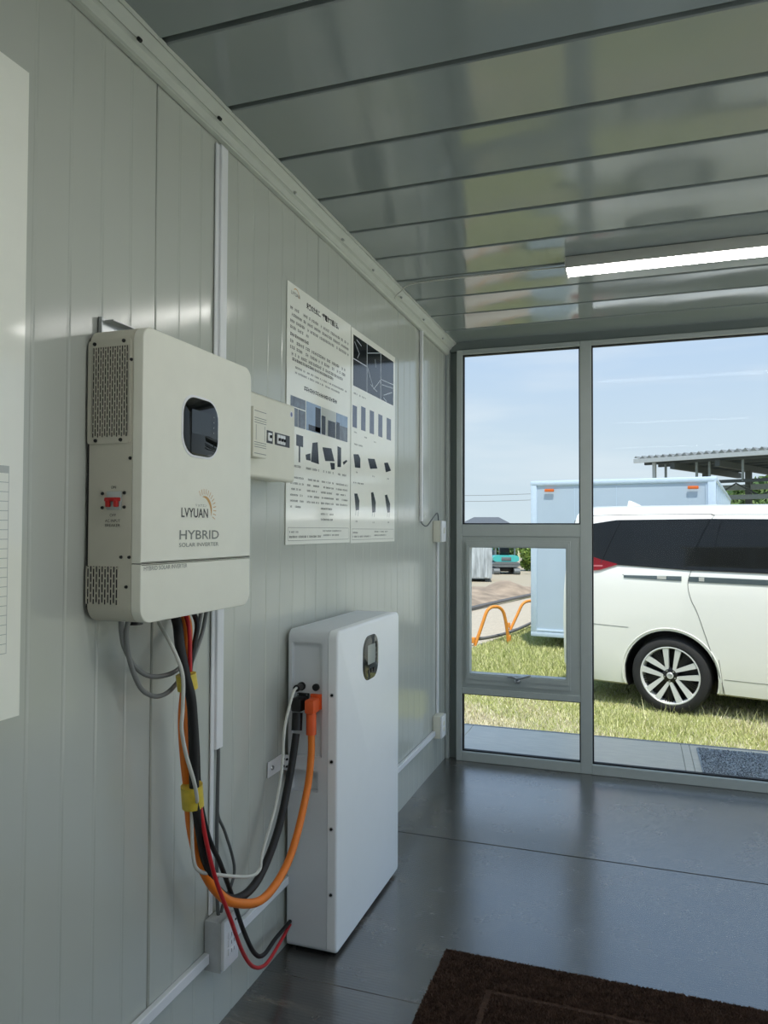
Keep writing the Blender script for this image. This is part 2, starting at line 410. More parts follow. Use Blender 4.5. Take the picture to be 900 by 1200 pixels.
# ---- left wall: metal faced panels with fine pressed lines
wall_left = box('wall_left', -.08, -.012, Y0, 4.2, -.1, 2.45, 'wall_paint', kind='structure')
def panel_mesh(width, z0, z1, seed):
    rg = np.random.default_rng(seed); prof = [(0.0, -.012), (.0012, -.004), (.004, 0)]
    n = 10; p = width/n
    for i in range(n):
        if i: prof += [(i*p-.005, 0), (i*p-.0016, -.0010), (i*p+.0016, -.0010), (i*p+.005, 0)]
        prof += [(i*p+p*.35, .00014), (i*p+p*.65, .00014)]
    prof += [(width-.004, 0), (width-.0012, -.004), (width, -.012)]
    zs = np.linspace(z0, z1, 15); V, F = [], []; m = len(prof); ph = rg.uniform(0, 6, 8)
    for z in zs:
        for y, x in prof:
            w = .0009*math.sin(2.1*z+ph[0]+3*y)+.0006*math.sin(5.3*z+ph[1])*math.sin(9*y+ph[2])
            V.append((x+(w-.0015 if x > -.003 else 0), y, z))
    for k in range(len(zs)-1):
        for i in range(m-1): F.append((k*m+i, k*m+i+1, (k+1)*m+i+1, (k+1)*m+i))
    return V, F
for k in range(8):
    V, F = panel_mesh(.9064, -.0, 2.372, 20+k)
    o = raw('wall_panel', V, F, 'wall_paint', wall_left, smooth=8); o.location = (0, Y0+.908*k+.0008, 0)

# ---- ceiling: narrow gloss-painted metal panels
ceiling = box('ceiling', -.05, X1+.05, Y0-.05, 4.2, H+.022, H+.06, 'dark_gap', kind='structure')
box('roof', -.15, X1+.15, Y0-.15, 4.25, H+.07, H+.2, 'trim_paint', kind='structure')  # unseen roof slab, added to stop sun leaking between the ceiling panels
def ceil_mesh(seed):
    rg = np.random.default_rng(seed); ph = rg.uniform(0, 6.28, 10); nx, ny = 46, 8; w = .277; g = .009; V, F = [], []
    ly = [(g-.001, .02), (g, .003), (g+.003, 0)]+[(g+.003+(w-2*g-.006)*j/ny, 0) for j in range(1, ny)]+[(w-g-.003, 0), (w-g, .003), (w-g+.001, .02)]
    for i in range(nx+1):
        x = X1*i/nx
        for j, (y, z) in enumerate(ly):
            t = (y-g)/(w-2*g); q = max(0, math.sin(math.pi*min(max(t, 0), 1)))
            wv = .0034*q+q*(.0006*math.sin(3.1*x+ph[0])+.0005*math.sin(7.7*x+ph[1]+2*t)+.0003*math.sin(15*x+ph[2]+4*t))
            wv += .0007*math.sin(5.5*x+ph[3])*(t-.5)
            V.append((x, y, H+z+(wv if z == 0 else 0)))
    m = len(ly)
    for i in range(nx):
        for j in range(m-1): F.append((i*m+j, i*m+j+1, (i+1)*m+j+1, (i+1)*m+j))
    return V, F
k = 0; y = 4.128
while y > Y0-.02:
    V, F = ceil_mesh(100+k); o = raw('ceiling_panel', V, F, 'ceiling_paint', ceiling, smooth=25); o.location = (0, y-.277 if k else y-.277, 0)
    if k == 0:
        V, F = ceil_mesh(99); o = raw('ceiling_panel', V, F, 'ceiling_paint', ceiling, smooth=25); o.location = (0, y, 0); o.scale = (1, .16, 1)
    y -= .277; k += 1

# ---- cornice along the left wall
prof = [(.002, 2.318), (.016, 2.318), (.022, 2.326), (.026, 2.344), (.034, 2.348), (.038, 2.352), (.058, 2.368), (.0625, 2.366), (.0625, 2.378), (.002, 2.378)]
n = len(prof); V = [(x, yy, z+(dz if z < 2.322 else dz*.5 if z < 2.35 else 0)) for yy, dz in ((Y0, .019), (1.14, .013), (4.13, -.008)) for x, z in prof]
trim_1 = raw('trim_1', V, [(k*n+i, k*n+(i+1) % n, k*n+n+(i+1) % n, k*n+n+i) for k in (0, 1) for i in range(n)]+[tuple(range(n))[::-1], tuple(range(2*n, 3*n))], 'trim_paint', kind='structure')
for yy in (1.30, 1.62, 2.06, 2.45, 2.78, 3.15, 3.52, 3.9):
    obj('screw', cyl_bm((.040, yy, 2.351), (.047, yy, 2.344), .0045, n=8), 'screw_dark' if yy < 2 else 'steel', trim_1, smooth=40)

# ---- front wall and its glazing
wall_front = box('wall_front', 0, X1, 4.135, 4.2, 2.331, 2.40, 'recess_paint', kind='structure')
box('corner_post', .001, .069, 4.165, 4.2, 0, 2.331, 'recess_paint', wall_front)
box('edge_angle', .001, .022, 4.13, 4.165, 0, 2.331, 'frame_paint', wall_front, bev=.003)
window_1 = thing('window_1', (.75, 4.15, 0), None, None, kind='structure')
FA, FB = 4.118, 4.182
def fr(name, x0, x1, z0, z1, ya=FA, yb=FB, m='frame_paint', b=.0025, par=None): return box(name, x0, x1, ya, yb, z0, z1, m, par or window_1, bev=b, seg=1)
fr('frame_post', .068, .100, .0, 2.331); fr('frame_post', .752, .812, .0, 2.331); fr('frame_post', 2.39, 2.45, .0, 2.331)
for xa, xb in ((.100, .752), (.812, 2.39)):
    fr('frame_rail', xa, xb, 0, .052); fr('frame_rail', xa, xb, 2.305, 2.331)
fr('frame_rail', .100, .752, .378, .412); fr('frame_rail', .100, .752, 1.266, 1.334)
def pane(xa, xb, za, zb, par=None, yg=4.150):
    rg = ring_bm([(xa, za), (xb, za), (xb, zb), (xa, zb)], [(xa+.007, za+.007), (xb-.007, za+.007), (xb-.007, zb-.007), (xa+.007, zb-.007)], 'y', yg-.012, yg+.012)
    obj('glazing_gasket', rg, 'gasket', par or window_1)
    obj('glass_pane', rects_y([(xa+.003, xb-.003, za+.003, zb-.003)], yg), 'window_glass', par or window_1)
def rects_y(rs, y):
    b = bmesh.new()
    for a, c, z0, z1 in rs: b.faces.new([b.verts.new(p) for p in ((a, y, z0), (c, y, z0), (c, y, z1), (a, y, z1))])
    return b
pane(.100, .752, .052, .378); pane(.100, .752, 1.334, 2.305); pane(.812, 2.39, .052, 2.305)
obj('sash_frame', ring_bm([(.100, .412), (.752, .412), (.752, 1.266), (.100, 1.266)], [(.122, .437), (.700, .437), (.700, 1.243), (.122, 1.243)], 'y', 4.126, 4.178), 'frame_paint', window_1)
sash = obj('opening_sash', ring_bm([(.122, .437), (.700, .437), (.700, 1.243), (.122, 1.243)], [(.146, .497), (.677, .497), (.677, 1.203), (.146, 1.203)], 'y', 4.112, 4.172), 'frame_paint', window_1)
obj('sash_bead', ring_bm([(.130, .466), (.692, .466), (.692, 1.232), (.130, 1.232)], [(.140, .490), (.682, .490), (.682, 1.210), (.140, 1.210)], 'y', 4.105, 4.113), 'frame_paint', sash)
obj('sash_glass', rects_y([(.146, .677, .497, 1.203)], 4.150), 'window_glass', sash)
hb = box_bm(.400, .432, 4.088, 4.112, .462, .478, .003); merge(hb, tube_bm([(.416, 4.094, .474), (.416, 4.086, .487), (.45, 4.082, .497), (.492, 4.078, .511)], [.007, .007, .006, .0055], n=8))
merge(hb, tube_bm([(.416, 4.09, .486), (.39, 4.088, .496), (.366, 4.09, .494)], .006, n=8))
obj('sash_handle', hb, 'steel', sash, smooth=40)

# ---- right wall: glazed towards the front, rear stretch closed to cut daylight, and back wall with a glazed door
wall_right = box('wall_right', X1+.01, X1+.07, Y0, 4.2, 2.305, 2.45, 'trim_paint', kind='structure')
box('sill_band', X1+.01, X1+.07, Y0, 4.2, -.1, .05, 'trim_paint', wall_right)
window_2 = thing('window_2', (X1, .5, 0), None, None, kind='structure')
YR = .45
box('wall_panel', X1, X1+.07, Y0, YR-.03, .05, 2.305, 'wall_paint', wall_right)  # unseen solid stretch, added to keep daylight off faces turned to the back
py = [YR+i*1.23 for i in range(4)]
for q in py: box('frame_post', X1, X1+.06, q-.03, q+.03, .05, 2.305, 'frame_paint', window_2, bev=.003, seg=1)
for i in range(3):
    a, b = py[i]+.03, py[i+1]-.03
    bmx = bmesh.new(); bmx.faces.new([bmx.verts.new(p) for p in ((X1+.03, a, .05), (X1+.03, b, .05), (X1+.03, b, 2.305), (X1+.03, a, 2.305))])
    obj('glass_pane', bmx, 'window_glass', window_2)
wall_back = box('wall_back', 0, X1, Y0-.06, Y0-.002, 2.1, 2.45, 'wall_paint', kind='structure')
box('wall_panel', 0, .9, Y0-.06, Y0, -.1, 2.1, 'wall_paint', wall_back); box('wall_panel', 1.9, X1, Y0-.06, Y0, -.1, 2.1, 'wall_paint', wall_back)
door_1 = thing('door_1', (1.4, Y0-.03, 0), None, None, kind='structure')
for a, b, c, d in ((.9, .97, 0, 2.1), (1.83, 1.9, 0, 2.1), (.97, 1.83, 0, .2), (.97, 1.83, 2.0, 2.1)): box('door_frame', a, b, Y0-.05, Y0-.01, c, d, 'frame_paint', door_1, bev=.003, seg=1)
obj('glass_pane', rects_y([(.97, 1.83, .2, 2.0)], Y0-.03), 'window_glass', door_1)
tube('door_handle', [(1.00, Y0-.008, 1.0), (1.00, Y0+.05, 1.0), (1.11, Y0+.05, 1.0)], .009, 'steel', door_1, k=1)

# ================================================================== CEILING LAMPS
def lamp(y, label):
    t = thing('ceiling_lamp', (1.4, y, H), label, 'lamp', 'linear ceiling lamps')
    box('lamp_housing', .785, 2.01, y-.0575, y+.0575, 2.3315, H, 'lamp_body', t, bev=.002)
    prism('diffuser', rr_loop(y-.054, y+.054, 2.3313, 2.3325, (.0005, .0005, .0005, .0005)), 'x', .787, 2.008, 'lamp_diffuser', t)
    box('end_cap', .7795, .7855, y-.058, y+.058, 2.324, H, 'lamp_body', t, bev=.002)
    box('end_cap', 2.0095, 2.0155, y-.058, y+.058, 2.324, H, 'lamp_body', t, bev=.002)
lamp(3.007, 'lit linear white ceiling lamp nearest the front window')
lamp(.9, 'linear ceiling lamp above the camera, second from the front window')
lamp(-1.33, 'linear ceiling lamp near the back of the room, farthest from the front window')
w = tube('lamp_cable', [(.004, 3.16, 2.330), (.03, 3.10, 2.336), (.066, 3.075, 2.352), (.12, 3.055, 2.3705), (.3, 3.047, 2.3725), (.55, 3.052, 2.3735), (.779, 3.048, 2.370)], .0028, 'pale_cable', n=6)
tag(w, 'thin white lamp cable running over the cornice and along the ceiling', 'cable')

# ================================================================== LEFT WALL THINGS
# ---- wall-mounted inverter
IV = thing('solar_inverter', (.07, 1.42, 1.115), 'beige wall-mounted hybrid solar inverter with oval black display', 'inverter')
iy0, iy1, iz0, iz1 = 1.203, 1.630, 1.115, 1.700
RR = (.032, .032, .030, .026)
body = obj('casing', prism_bm(rr_loop(iy0, iy1, iz0, iz1, RR, 8), 'x', .010, .1135), 'beige_shaded', IV, smooth=40)
prism('back_gasket', rr_loop(iy0+.004, iy1-.004, iz0+.004, iz1-.004, RR, 8), 'x', .003, .010, 'gasket', IV)
zs = 1.232
prism('front_cover', rr_loop(iy0, iy1, zs+.0009, iz1, (.001, .001, .030, .026), 8), 'x', .1145, .136, 'beige_plastic', IV, bev=.0024)
prism('terminal_cover', rr_loop(iy0, iy1, iz0, zs-.0009, (.032, .032, .001, .001), 8), 'x', .1145, .136, 'beige_plastic', IV, bev=.0024)
box('cover_joint', .112, .1325, iy0+.003, iy1-.003, zs-.004, zs+.004, 'ink_dark', IV)
d = prism('display_bezel', rr_loop(1.333, 1.477, 1.456, 1.592, .045, 8), 'x', .134, .1375, 'white_plastic', IV, bev=.0012)
d = prism('display', rr_loop(1.338, 1.472, 1.461, 1.587, .042, 8), 'x', .134, .1395, 'black_gloss', IV, bev=.0015)
prism('screen', rr_loop(1.366, 1.440, 1.508, 1.560, .002, 2), 'x', .1394, .1399, 'lcd_grey', d)
for i in range(4): box('indicator', .1394, .1399, 1.452, 1.454, 1.552-.012*i, 1.555-.012*i, 'lcd_light', d)
RY, UZ, RX = (0, 1, 0), (0, 0, 1), (1, 0, 0)
XF = .1362
text('brand_lettering', 'LVYUAN', 'ink_dark', IV, (XF, 1.335, 1.3255), RY, UZ, .102, .0205, bold=.012)
text('brand_kana', 'リョクエン', 'ink_grey', IV, (XF, 1.388, 1.350), RY, UZ, .044, .006)
text('model_lettering', 'HYBRID', 'ink_grey', IV, (XF, 1.329, 1.2785), RY, UZ, .154, .0195, bold=.01)
text('model_lettering', 'SOLAR INVERTER', 'ink_grey', IV, (XF, 1.328, 1.2625), RY, UZ, .154, .0085)
text('cover_lettering', 'HYBRID SOLAR INVERTER', 'ink_grey', IV, (XF, 1.212, 1.2185), RY, UZ, .146, .0085)
# sun emblem: a tapering arc with rays
P = []; cy, cz = 1.424, 1.343; ts = [R(a) for a in range(-25, 118, 9)]
for t in ts: P.append((cy+.029*math.cos(t), cz+.031*math.sin(t)))
for t in ts[::-1]:
    wd = .0075*math.sin(max(0, min(1, (t-ts[0])/(ts[-1]-ts[0])))*math.pi)**.8
    P.append((cy+(.029-wd)*math.cos(t), cz+(.031-wd)*math.sin(t)))
quads = []; m = len(ts)
for i in range(m-1): quads.append([P[i], P[i+1], P[2*m-2-i], P[2*m-1-i]])
for a in range(-25, 130, 12):
    t = R(a); c, s = math.cos(t), math.sin(t); r0, r1 = .035, .047+.004*(a % 24 == 0)
    quads.append([(cy+r0*c+.0008*s, cz+r0*s-.0008*c), (cy+r1*c+.0008*s, cz+r1*s-.0008*c), (cy+r1*c-.0008*s, cz+r1*s+.0008*c), (cy+r0*c-.0008*s, cz+r0*s+.0008*c)])
obj('sun_emblem', polys_bm(quads, XF+.0003), 'sun_orange', IV)['kind'] = 'stuff'
# louvred plates on the side: a real lattice over a dark backing
def lattice(name, x0, x1, z0, z1, cols, sl_h, gap, yf, par, m):
    b = bmesh.new(); p = (x1-x0)/cols; bar = p*.42
    for i in range(cols+1): box_bm(x0+p*i-bar/2, x0+p*i+bar/2, yf, yf+.0014, z0, z1, bm=b)
    for i in range(cols):
        z = z0+(0 if i % 2 else -(sl_h+gap)/2)
        while z < z1:
            a, c = max(z, z0), min(z+gap, z1)
            if c > a: box_bm(x0+p*i, x0+p*(i+1), yf, yf+.0014, a, c, bm=b)
            z += sl_h+gap
    return obj(name, b, m, par, 'stuff')
vp = obj('vent_plate', ring_bm(rr_loop(.006, .1085, 1.469, 1.676, .006, 3), rr_loop(.0165, .1025, 1.482, 1.662, .0001, 3), 'y', iy0-.0022, iy0), 'beige_shaded', IV)
box('vent_backing', .0165, .1025, iy0-.0004, iy0, 1.482, 1.662, 'black_rubber', vp); lattice('vent_grille', .0165, .1025, 1.482, 1.662, 15, .0145, .0028, iy0-.0022, vp, 'beige_shaded')
box('vent_backing', .008, .084, iy0-.0004, iy0, 1.151, 1.226, 'black_rubber', IV); lattice('lower_vent_grille', .008, .084, 1.151, 1.226, 11, .0165, .0035, iy0-.0016, IV, 'beige_shaded')
def screw(x, z, r=.0036, par=IV, y=iy0, m='black_plastic'):
    obj('screw', cyl_bm((x, y-.0028, z), (x, y+.001, z), r*.8, r, 10), m, par, smooth=40)
for x, z in ((.022, 1.669), (.092, 1.671), (.027, 1.4755), (.087, 1.4755)): screw(x, z, .0042, vp, iy0-.002)
for x, z in ((.109, 1.633), (.109, 1.439), (.090, 1.245), (.109, 1.245), (.103, 1.187), (.044, 1.370), (.096, 1.371), (.044, 1.342), (.096, 1.343)): screw(x, z)
br = box('breaker_window', .055, .090, iy0-.003, iy0, 1.338, 1.374, 'clear_cover', IV, bev=.0015)
lv = box_bm(.054, .090, iy0-.009, iy0-.003, 1.354, 1.362, .002)
box_bm(.058, .067, iy0-.011, iy0-.003, 1.343, 1.357, .002, bm=lv); box_bm(.077, .086, iy0-.011, iy0-.003, 1.343, 1.357, .002, bm=lv)
obj('breaker_lever', lv, 'red_lever', br, smooth=35)
text('breaker_lettering', 'ON', 'ink_black', IV, (.064, iy0-.0003, 1.3795), RX, UZ, .012, .0055)
text('breaker_lettering', 'OFF', 'ink_black', IV, (.062, iy0-.0003, 1.3245), RX, UZ, .015, .0055)
text('breaker_lettering', 'AC INPUT', 'ink_black', IV, (.051, iy0-.0003, 1.3135), RX, UZ, .036, .0055)
text('breaker_lettering', 'BREAKER', 'ink_black', IV, (.051, iy0-.0003, 1.3045), RX, UZ, .036, .0055)
bk = box_bm(.002, .005, 1.232, 1.40, 1.64, 1.736, .001); box_bm(.002, .012, 1.232, 1.235, 1.66, 1.735, .001, bm=bk); box_bm(.004, .026, 1.25, 1.40, 1.730, 1.733, .0008, bm=bk)
obj('mounting_bracket', bk, 'steel', IV)
for y_ in (1.30, 1.40, 1.50): cyl('cable_gland', (.05, y_, 1.100), (.05, y_, 1.117), .016, 'black_plastic', IV, n=14)

# ---- beige breaker box beside the inverter
BB = thing('breaker_box', (.04, 1.85, 1.44), 'beige breaker box with small dark windows partly behind the inverter', 'breaker box')
obj('box_base', prism_bm(rr_loop(1.662, 2.004, 1.444, 1.668, .008, 4), 'x', .0012, .046), 'box_plastic', BB, smooth=40)
lid = prism('box_lid', rr_loop(1.658, 2.007, 1.441, 1.671, .012, 5), 'x', .0475, .075, 'box_plastic', BB, bev=.009)
mod = box('cover_module', .072, .1085, 1.690, 1.764, 1.490, 1.620, 'box_plastic', BB, bev=.002)
for z in (1.610, 1.592, 1.586, 1.580, 1.528, 1.522, 1.516, 1.499): box('module_groove', .1083, .1089, 1.696, 1.760, z-.0008, z+.0008, 'ink_grey', mod)
for yy in (1.705, 1.752): box('module_groove', .1083, .1089, yy-.0007, yy+.0007, 1.534, 1.574, 'ink_grey', mod)
for a, b in ((1.820, 1.861), (1.874, 1.968)): box('breaker_slot', .0742, .0756, a, b, 1.541, 1.576, 'ink_black', lid)
for a, b, c, d_ in ((1.829, 1.851, 1.547, 1.570), (1.884, 1.900, 1.545, 1.572), (1.902, 1.918, 1.545, 1.572), (1.920, 1.934, 1.545, 1.572)):
    s = box('breaker_switch', .075, .0795, a, b, c, d_, 'white_plastic', BB, bev=.002); box('toggle', .079, .085, (a+b)/2-.003, (a+b)/2+.003, c+.008, c+.016, 'black_plastic', s)
bmx = prism_bm([(1.979+.010*math.cos(t), 1.642+.010*math.sin(t)) for t in np.linspace(0, 6.283, 20)[:-1]], 'x', .0748, .0754)
st = obj('round_sticker', bmx, 'white_plastic', BB); obj('sticker_print', prism_bm([(1.979+.006*math.cos(t), 1.642+.007*math.sin(t)) for t in np.linspace(0, 6.283, 16)[:-1]], 'x', .0752, .0756), 'sticker_blue', st)

# ---- posters
def sheet(name, y0, y1, z0, z1, label, cat='poster', group=None):
    t = thing(name, (.0015, (y0+y1)/2, z0), label, cat, group)
    b = box_bm(.0006, .0024, y0, y1, z0, z1); obj('paper', b, 'paper', t)
    return t
def glyph_rows(rows, y0, wd, ztop, ht, x, fill=.82):
    rc = []
    for u0, u1, v, h in rows:
        u = u0; g = h*ht/wd
        while u < u1-g*.6:
            if random.random() < fill:
                ya, yb = y0+wd*u, y0+wd*(u+g*random.uniform(.6, .9)); z = ztop-ht*v; hh = h*ht
                k = random.random()
                if k < .5: rc += [(ya, yb, z-hh*.25, z-hh*.05), (ya, yb, z-hh*.75, z-hh*.55), ((ya*2+yb)/3, (ya+yb*2)/3, z-hh*.95, z)]
                else: rc += [(ya, yb, z-hh*.55, z-hh*.35), (ya, ya+(yb-ya)*.3, z-hh, z), (yb-(yb-ya)*.25, yb, z-hh*.9, z-hh*.1)]
            u += g
    return rects_bm(rc, x)
XP = .0027
def pieces(name, polys, x, m, par):
    for P in polys:
        if len(P) == 4 and not isinstance(P[0], tuple): P = [(P[0], P[2]), (P[1], P[2]), (P[1], P[3]), (P[0], P[3])]
        obj(name, polys_bm([P], x), m, par)
def stuffed(o): o['kind'] = 'stuff'; return o
PA = sheet('wall_poster', .20, 1.043, .967, 2.130, 'large white poster with a ruled table cut off at the left edge of the photo')
rc = [(.30, 1.012, 1.397-.0166*i, 1.3982-.0166*i) for i in range(20)]+[(yy, yy+.0012, 1.082, 1.397) for yy in (.30, .52, .80, 1.0108)]
stuffed(obj('table_lines', rects_bm(rc, XP), 'print_light', PA)); obj('table_header', rects_bm([(.30, 1.012, 1.398, 1.410)], XP), 'print_light', PA)
stuffed(obj('table_text', glyph_rows([(a, b, .629+.01427*i, .006) for i in range(18) for a, b in ((.14, .3), (.4, .62), (.74, .88))], .20, .843, 2.13, 1.163, XP), 'print_text', PA))
stuffed(obj('title_text', glyph_rows([(.15, .85, .08, .03), (.08, .9, .16, .012), (.08, .9, .19, .012), (.08, .9, .22, .012)], .20, .843, 2.13, 1.163, XP), 'print_title', PA))

y0, wd, zt, ht = 2.092, .546, 2.090, .838
PB = sheet('wall_poster', y0, y0+wd, zt-ht, zt, 'white poster of Japanese text with photo strip, left of the pair')
def at(u, v): return (y0+wd*u, zt-ht*v)
def Rr(u0, u1, v0, v1): return (y0+wd*u0, y0+wd*u1, zt-ht*v1, zt-ht*v0)
stuffed(obj('body_text', glyph_rows([(.04, .95, .088, .013), (.04, .95, .113, .013), (.04, .95, .138, .013), (.04, .30, .162, .013),
    (.04, .9, .215, .014), (.04, .9, .239, .014), (.04, .86, .263, .014), (.11, .92, .312, .009), (.11, .80, .332, .009)], y0, wd, zt, ht, XP), 'print_text', PB))
stuffed(obj('bold_text', glyph_rows([(.04, .29, .189, .014), (.07, .70, .283, .013), (.235, .76, .374, .018)], y0, wd, zt, ht, XP, .97), 'print_title', PB))
text('poster_title', '未来のために、“蓄電池”で備える。', 'print_title', PB, (XP-.0003, *at(.26, .060)), RY, UZ, wd*.51, .0225, bold=.03)
lg = [[(a+y0+wd*.115, b+zt-ht*.037) for a, b in q] for q in [[(.03*math.cos(t)*.8, .022*math.sin(t)), (.03*math.cos(t+.25)*.8, .022*math.sin(t+.25)), (.026*math.cos(t+.25)*.8, .019*math.sin(t+.25)), (.026*math.cos(t)*.8, .019*math.sin(t))] for t in np.arange(-.2, 2.2, .25)]]
obj('poster_emblem', polys_bm(lg, XP), 'sun_orange', PB); text('poster_brand', 'LVYUAN', 'print_text', PB, (XP-.0003, *at(.05, .042)), RY, UZ, .064, .012, bold=.01)
pieces('photo', [Rr(.05, .255, .43, .47), Rr(.05, .15, .474, .545), Rr(.155, .255, .474, .545), Rr(.735, .945, .43, .545)], XP, 'print_house', PB)
pieces('sky_photo', [Rr(.265, .488, .43, .545), Rr(.74, .945, .43, .48)], XP+.0002, 'print_sky', PB)
obj('photo_tower', rects_bm([Rr(.495, .728, .43, .545)], XP), 'print_light', PB)
pieces('dark_photo', [Rr(.40, .48, .44, .54), Rr(.60, .725, .475, .543), Rr(.50, .56, .465, .543), Rr(.745, .80, .47, .543), Rr(.30, .48, .52, .543)], XP+.0004, 'print_panel', PB)
pieces('product_picture', [[at(*p) for p in q] for q in (
    [(.13, .574), (.225, .574), (.225, .618), (.13, .618)], [(.165, .618), (.185, .618), (.185, .68), (.165, .68)],
    [(.36, .59), (.44, .582), (.46, .672), (.34, .668)], [(.26, .645), (.33, .635), (.335, .665), (.27, .665)],
    [(.515, .597), (.66, .592), (.715, .645), (.56, .652)], [(.64, .655), (.72, .652), (.72, .68), (.66, .684)],
    [(.765, .575), (.83, .578), (.83, .664), (.765, .667)], [(.86, .64), (.93, .625), (.945, .632), (.875, .652)])], XP, 'print_panel', PB)
rows = [(a, b, .693, .010) for a, b in ((.09, .22), (.27, .47), (.53, .70), (.76, .93))]
for (a, b), n_ in zip(((.055, .235), (.285, .465), (.495, .705), (.745, .95)), (6, 5, 8, 5)):
    rows += [(a, b-.03*(i % 3 == 2), .738+.0225*i, .0085) for i in range(n_)]
rows += [(.045, .18, .948, .008), (.045, .50, .966, .009), (.53, .84, .944, .007), (.53, .80, .962, .007)]
stuffed(obj('table_text', glyph_rows(rows, y0, wd, zt, ht, XP), 'print_text', PB))
stuffed(obj('footer_frame', rects_bm([Rr(.028, .972, .934, .9352), Rr(.028, .972, .984, .9852), Rr(.028, .0298, .934, .985), Rr(.970, .972, .934, .985)], XP), 'print_text', PB))

y0, wd = 2.6445, .543; zt = 2.087
PC = sheet('wall_poster', y0, y0+wd, zt-ht, zt, 'white poster with a dark solar panel photograph on top, right of the pair')
obj('panel_photo', rects_bm([Rr(.038, .955, .030, .268)], XP), 'print_pv', PC)
ln = [Rr(.315, .325, .03, .268), Rr(.63, .64, .03, .268), Rr(.038, .33, .140, .145)]
def seg(a, b, w=.0016):
    a, b = Vector(at(*a)), Vector(at(*b)); d_ = (b-a).normalized()*w; n_ = Vector((-d_.y, d_.x)); return [tuple(a+n_), tuple(b+n_), tuple(b-n_), tuple(a-n_)]
pl = [seg(*s) for s in (((.33, .145), (.47, .235)), ((.47, .235), (.64, .165)), ((.64, .165), (.95, .155)), ((.33, .075), (.63, .03)), ((.06, .06), (.15, .1)), ((.10, .045), (.2, .06)), ((.12, .13), (.16, .1)),
    ((.66, .19), (.94, .175)), ((.70, .24), (.92, .20)), ((.5, .08), (.52, .12)), ((.7, .25), (.78, .265)), ((.40, .22), (.55, .24)))]
stuffed(obj('panel_photo_lines', merge(rects_bm(ln, XP+.0002), polys_bm(pl, XP+.0002)), 'print_line', PC))
pieces('panel_picture', [Rr(a, b, .348+.012*(i % 2 == 0 and i == 0), .462) for i, (a, b) in enumerate(((.03, .115), (.2, .295), (.385, .482), (.58, .68), (.785, .895)))], XP, 'print_slat', PC)
pieces('panel_picture', [[at(*p) for p in q] for q in (
    [(.05, .588), (.15, .582), (.19, .60), (.19, .645), (.08, .648)], [(.345, .59), (.50, .583), (.565, .628), (.40, .638)], [(.725, .59), (.82, .583), (.9, .622), (.77, .637)],
    [(.07, .77), (.13, .768), (.175, .80), (.165, .845), (.10, .848)], [(.42, .755), (.47, .75), (.53, .80), (.52, .85), (.45, .853)], [(.745, .758), (.80, .752), (.88, .80), (.875, .845), (.81, .848)])], XP, 'print_panel', PC)
pieces('picture_legs', [[at(*p) for p in q] for q in sum([[[(a, .847), (a+.012, .847), (a+.004, .872), (a-.008, .872)], [(a+.045, .847), (a+.057, .847), (a+.05, .874), (a+.038, .874)]] for a in (.10, .45, .81)], [])], XP, 'print_light', PC)
stuffed(obj('caption_text', glyph_rows([(.05, .3, .298, .009), (.06, .12, .48, .007), (.27, .33, .488, .007), (.48, .53, .495, .007), (.05, .24, .535, .008), (.1, .15, .665, .008), (.45, .5, .668, .008), (.8, .85, .665, .008),
    (.05, .26, .715, .008), (.1, .14, .895, .008), (.46, .5, .898, .008), (.82, .86, .895, .008), (.045, .15, .948, .008), (.045, .45, .966, .009), (.5, .82, .944, .007), (.5, .78, .962, .007)], y0, wd, zt, ht, XP), 'print_text', PC))
stuffed(obj('footer_frame', rects_bm([Rr(.028, .972, .934, .9352), Rr(.028, .972, .984, .9852), Rr(.028, .0298, .934, .985), Rr(.970, .972, .934, .985)], XP), 'print_text', PC))

# ---- cable ducts
def duct(label, parts, loc):
    t = thing('cable_duct', loc, label, 'cable duct')
    for nm, a in parts: box(nm, *a, 'white_plastic', t, bev=.0018, seg=1)
    return t
duct('tall white cable duct running down the wall behind the inverter', [('duct_base', (.0006, .006, 1.668, 1.684, .310, 2.318)), ('duct_cover', (.0006, .013, 1.682, 1.715, .728, 2.318))], (.01, 1.69, .728))
duct('thin vertical white cable duct right of the posters', [('duct_base', (.0006, .003, 3.592, 3.609, 1.345, 2.318)), ('duct_cover', (.003, .016, 3.590, 3.611, 1.345, 2.318))], (.01, 3.6, 1.345))
duct('thin vertical white cable duct between the two small boxes in the corner', [('duct_cover', (.0006, .012, 3.928, 3.948, .298, 1.238))], (.006, 3.938, .298))
duct('low horizontal white cable duct running left from the grey outlet box', [('duct_cover', (.0006, .017, -1.8, 1.652, .200, .226))], (.008, .5, .2))
duct('low horizontal white cable duct running from the grey outlet box behind the battery', [('duct_cover', (.0006, .017, 1.726, 3.858, .198, .224))], (.008, 2.8, .2))

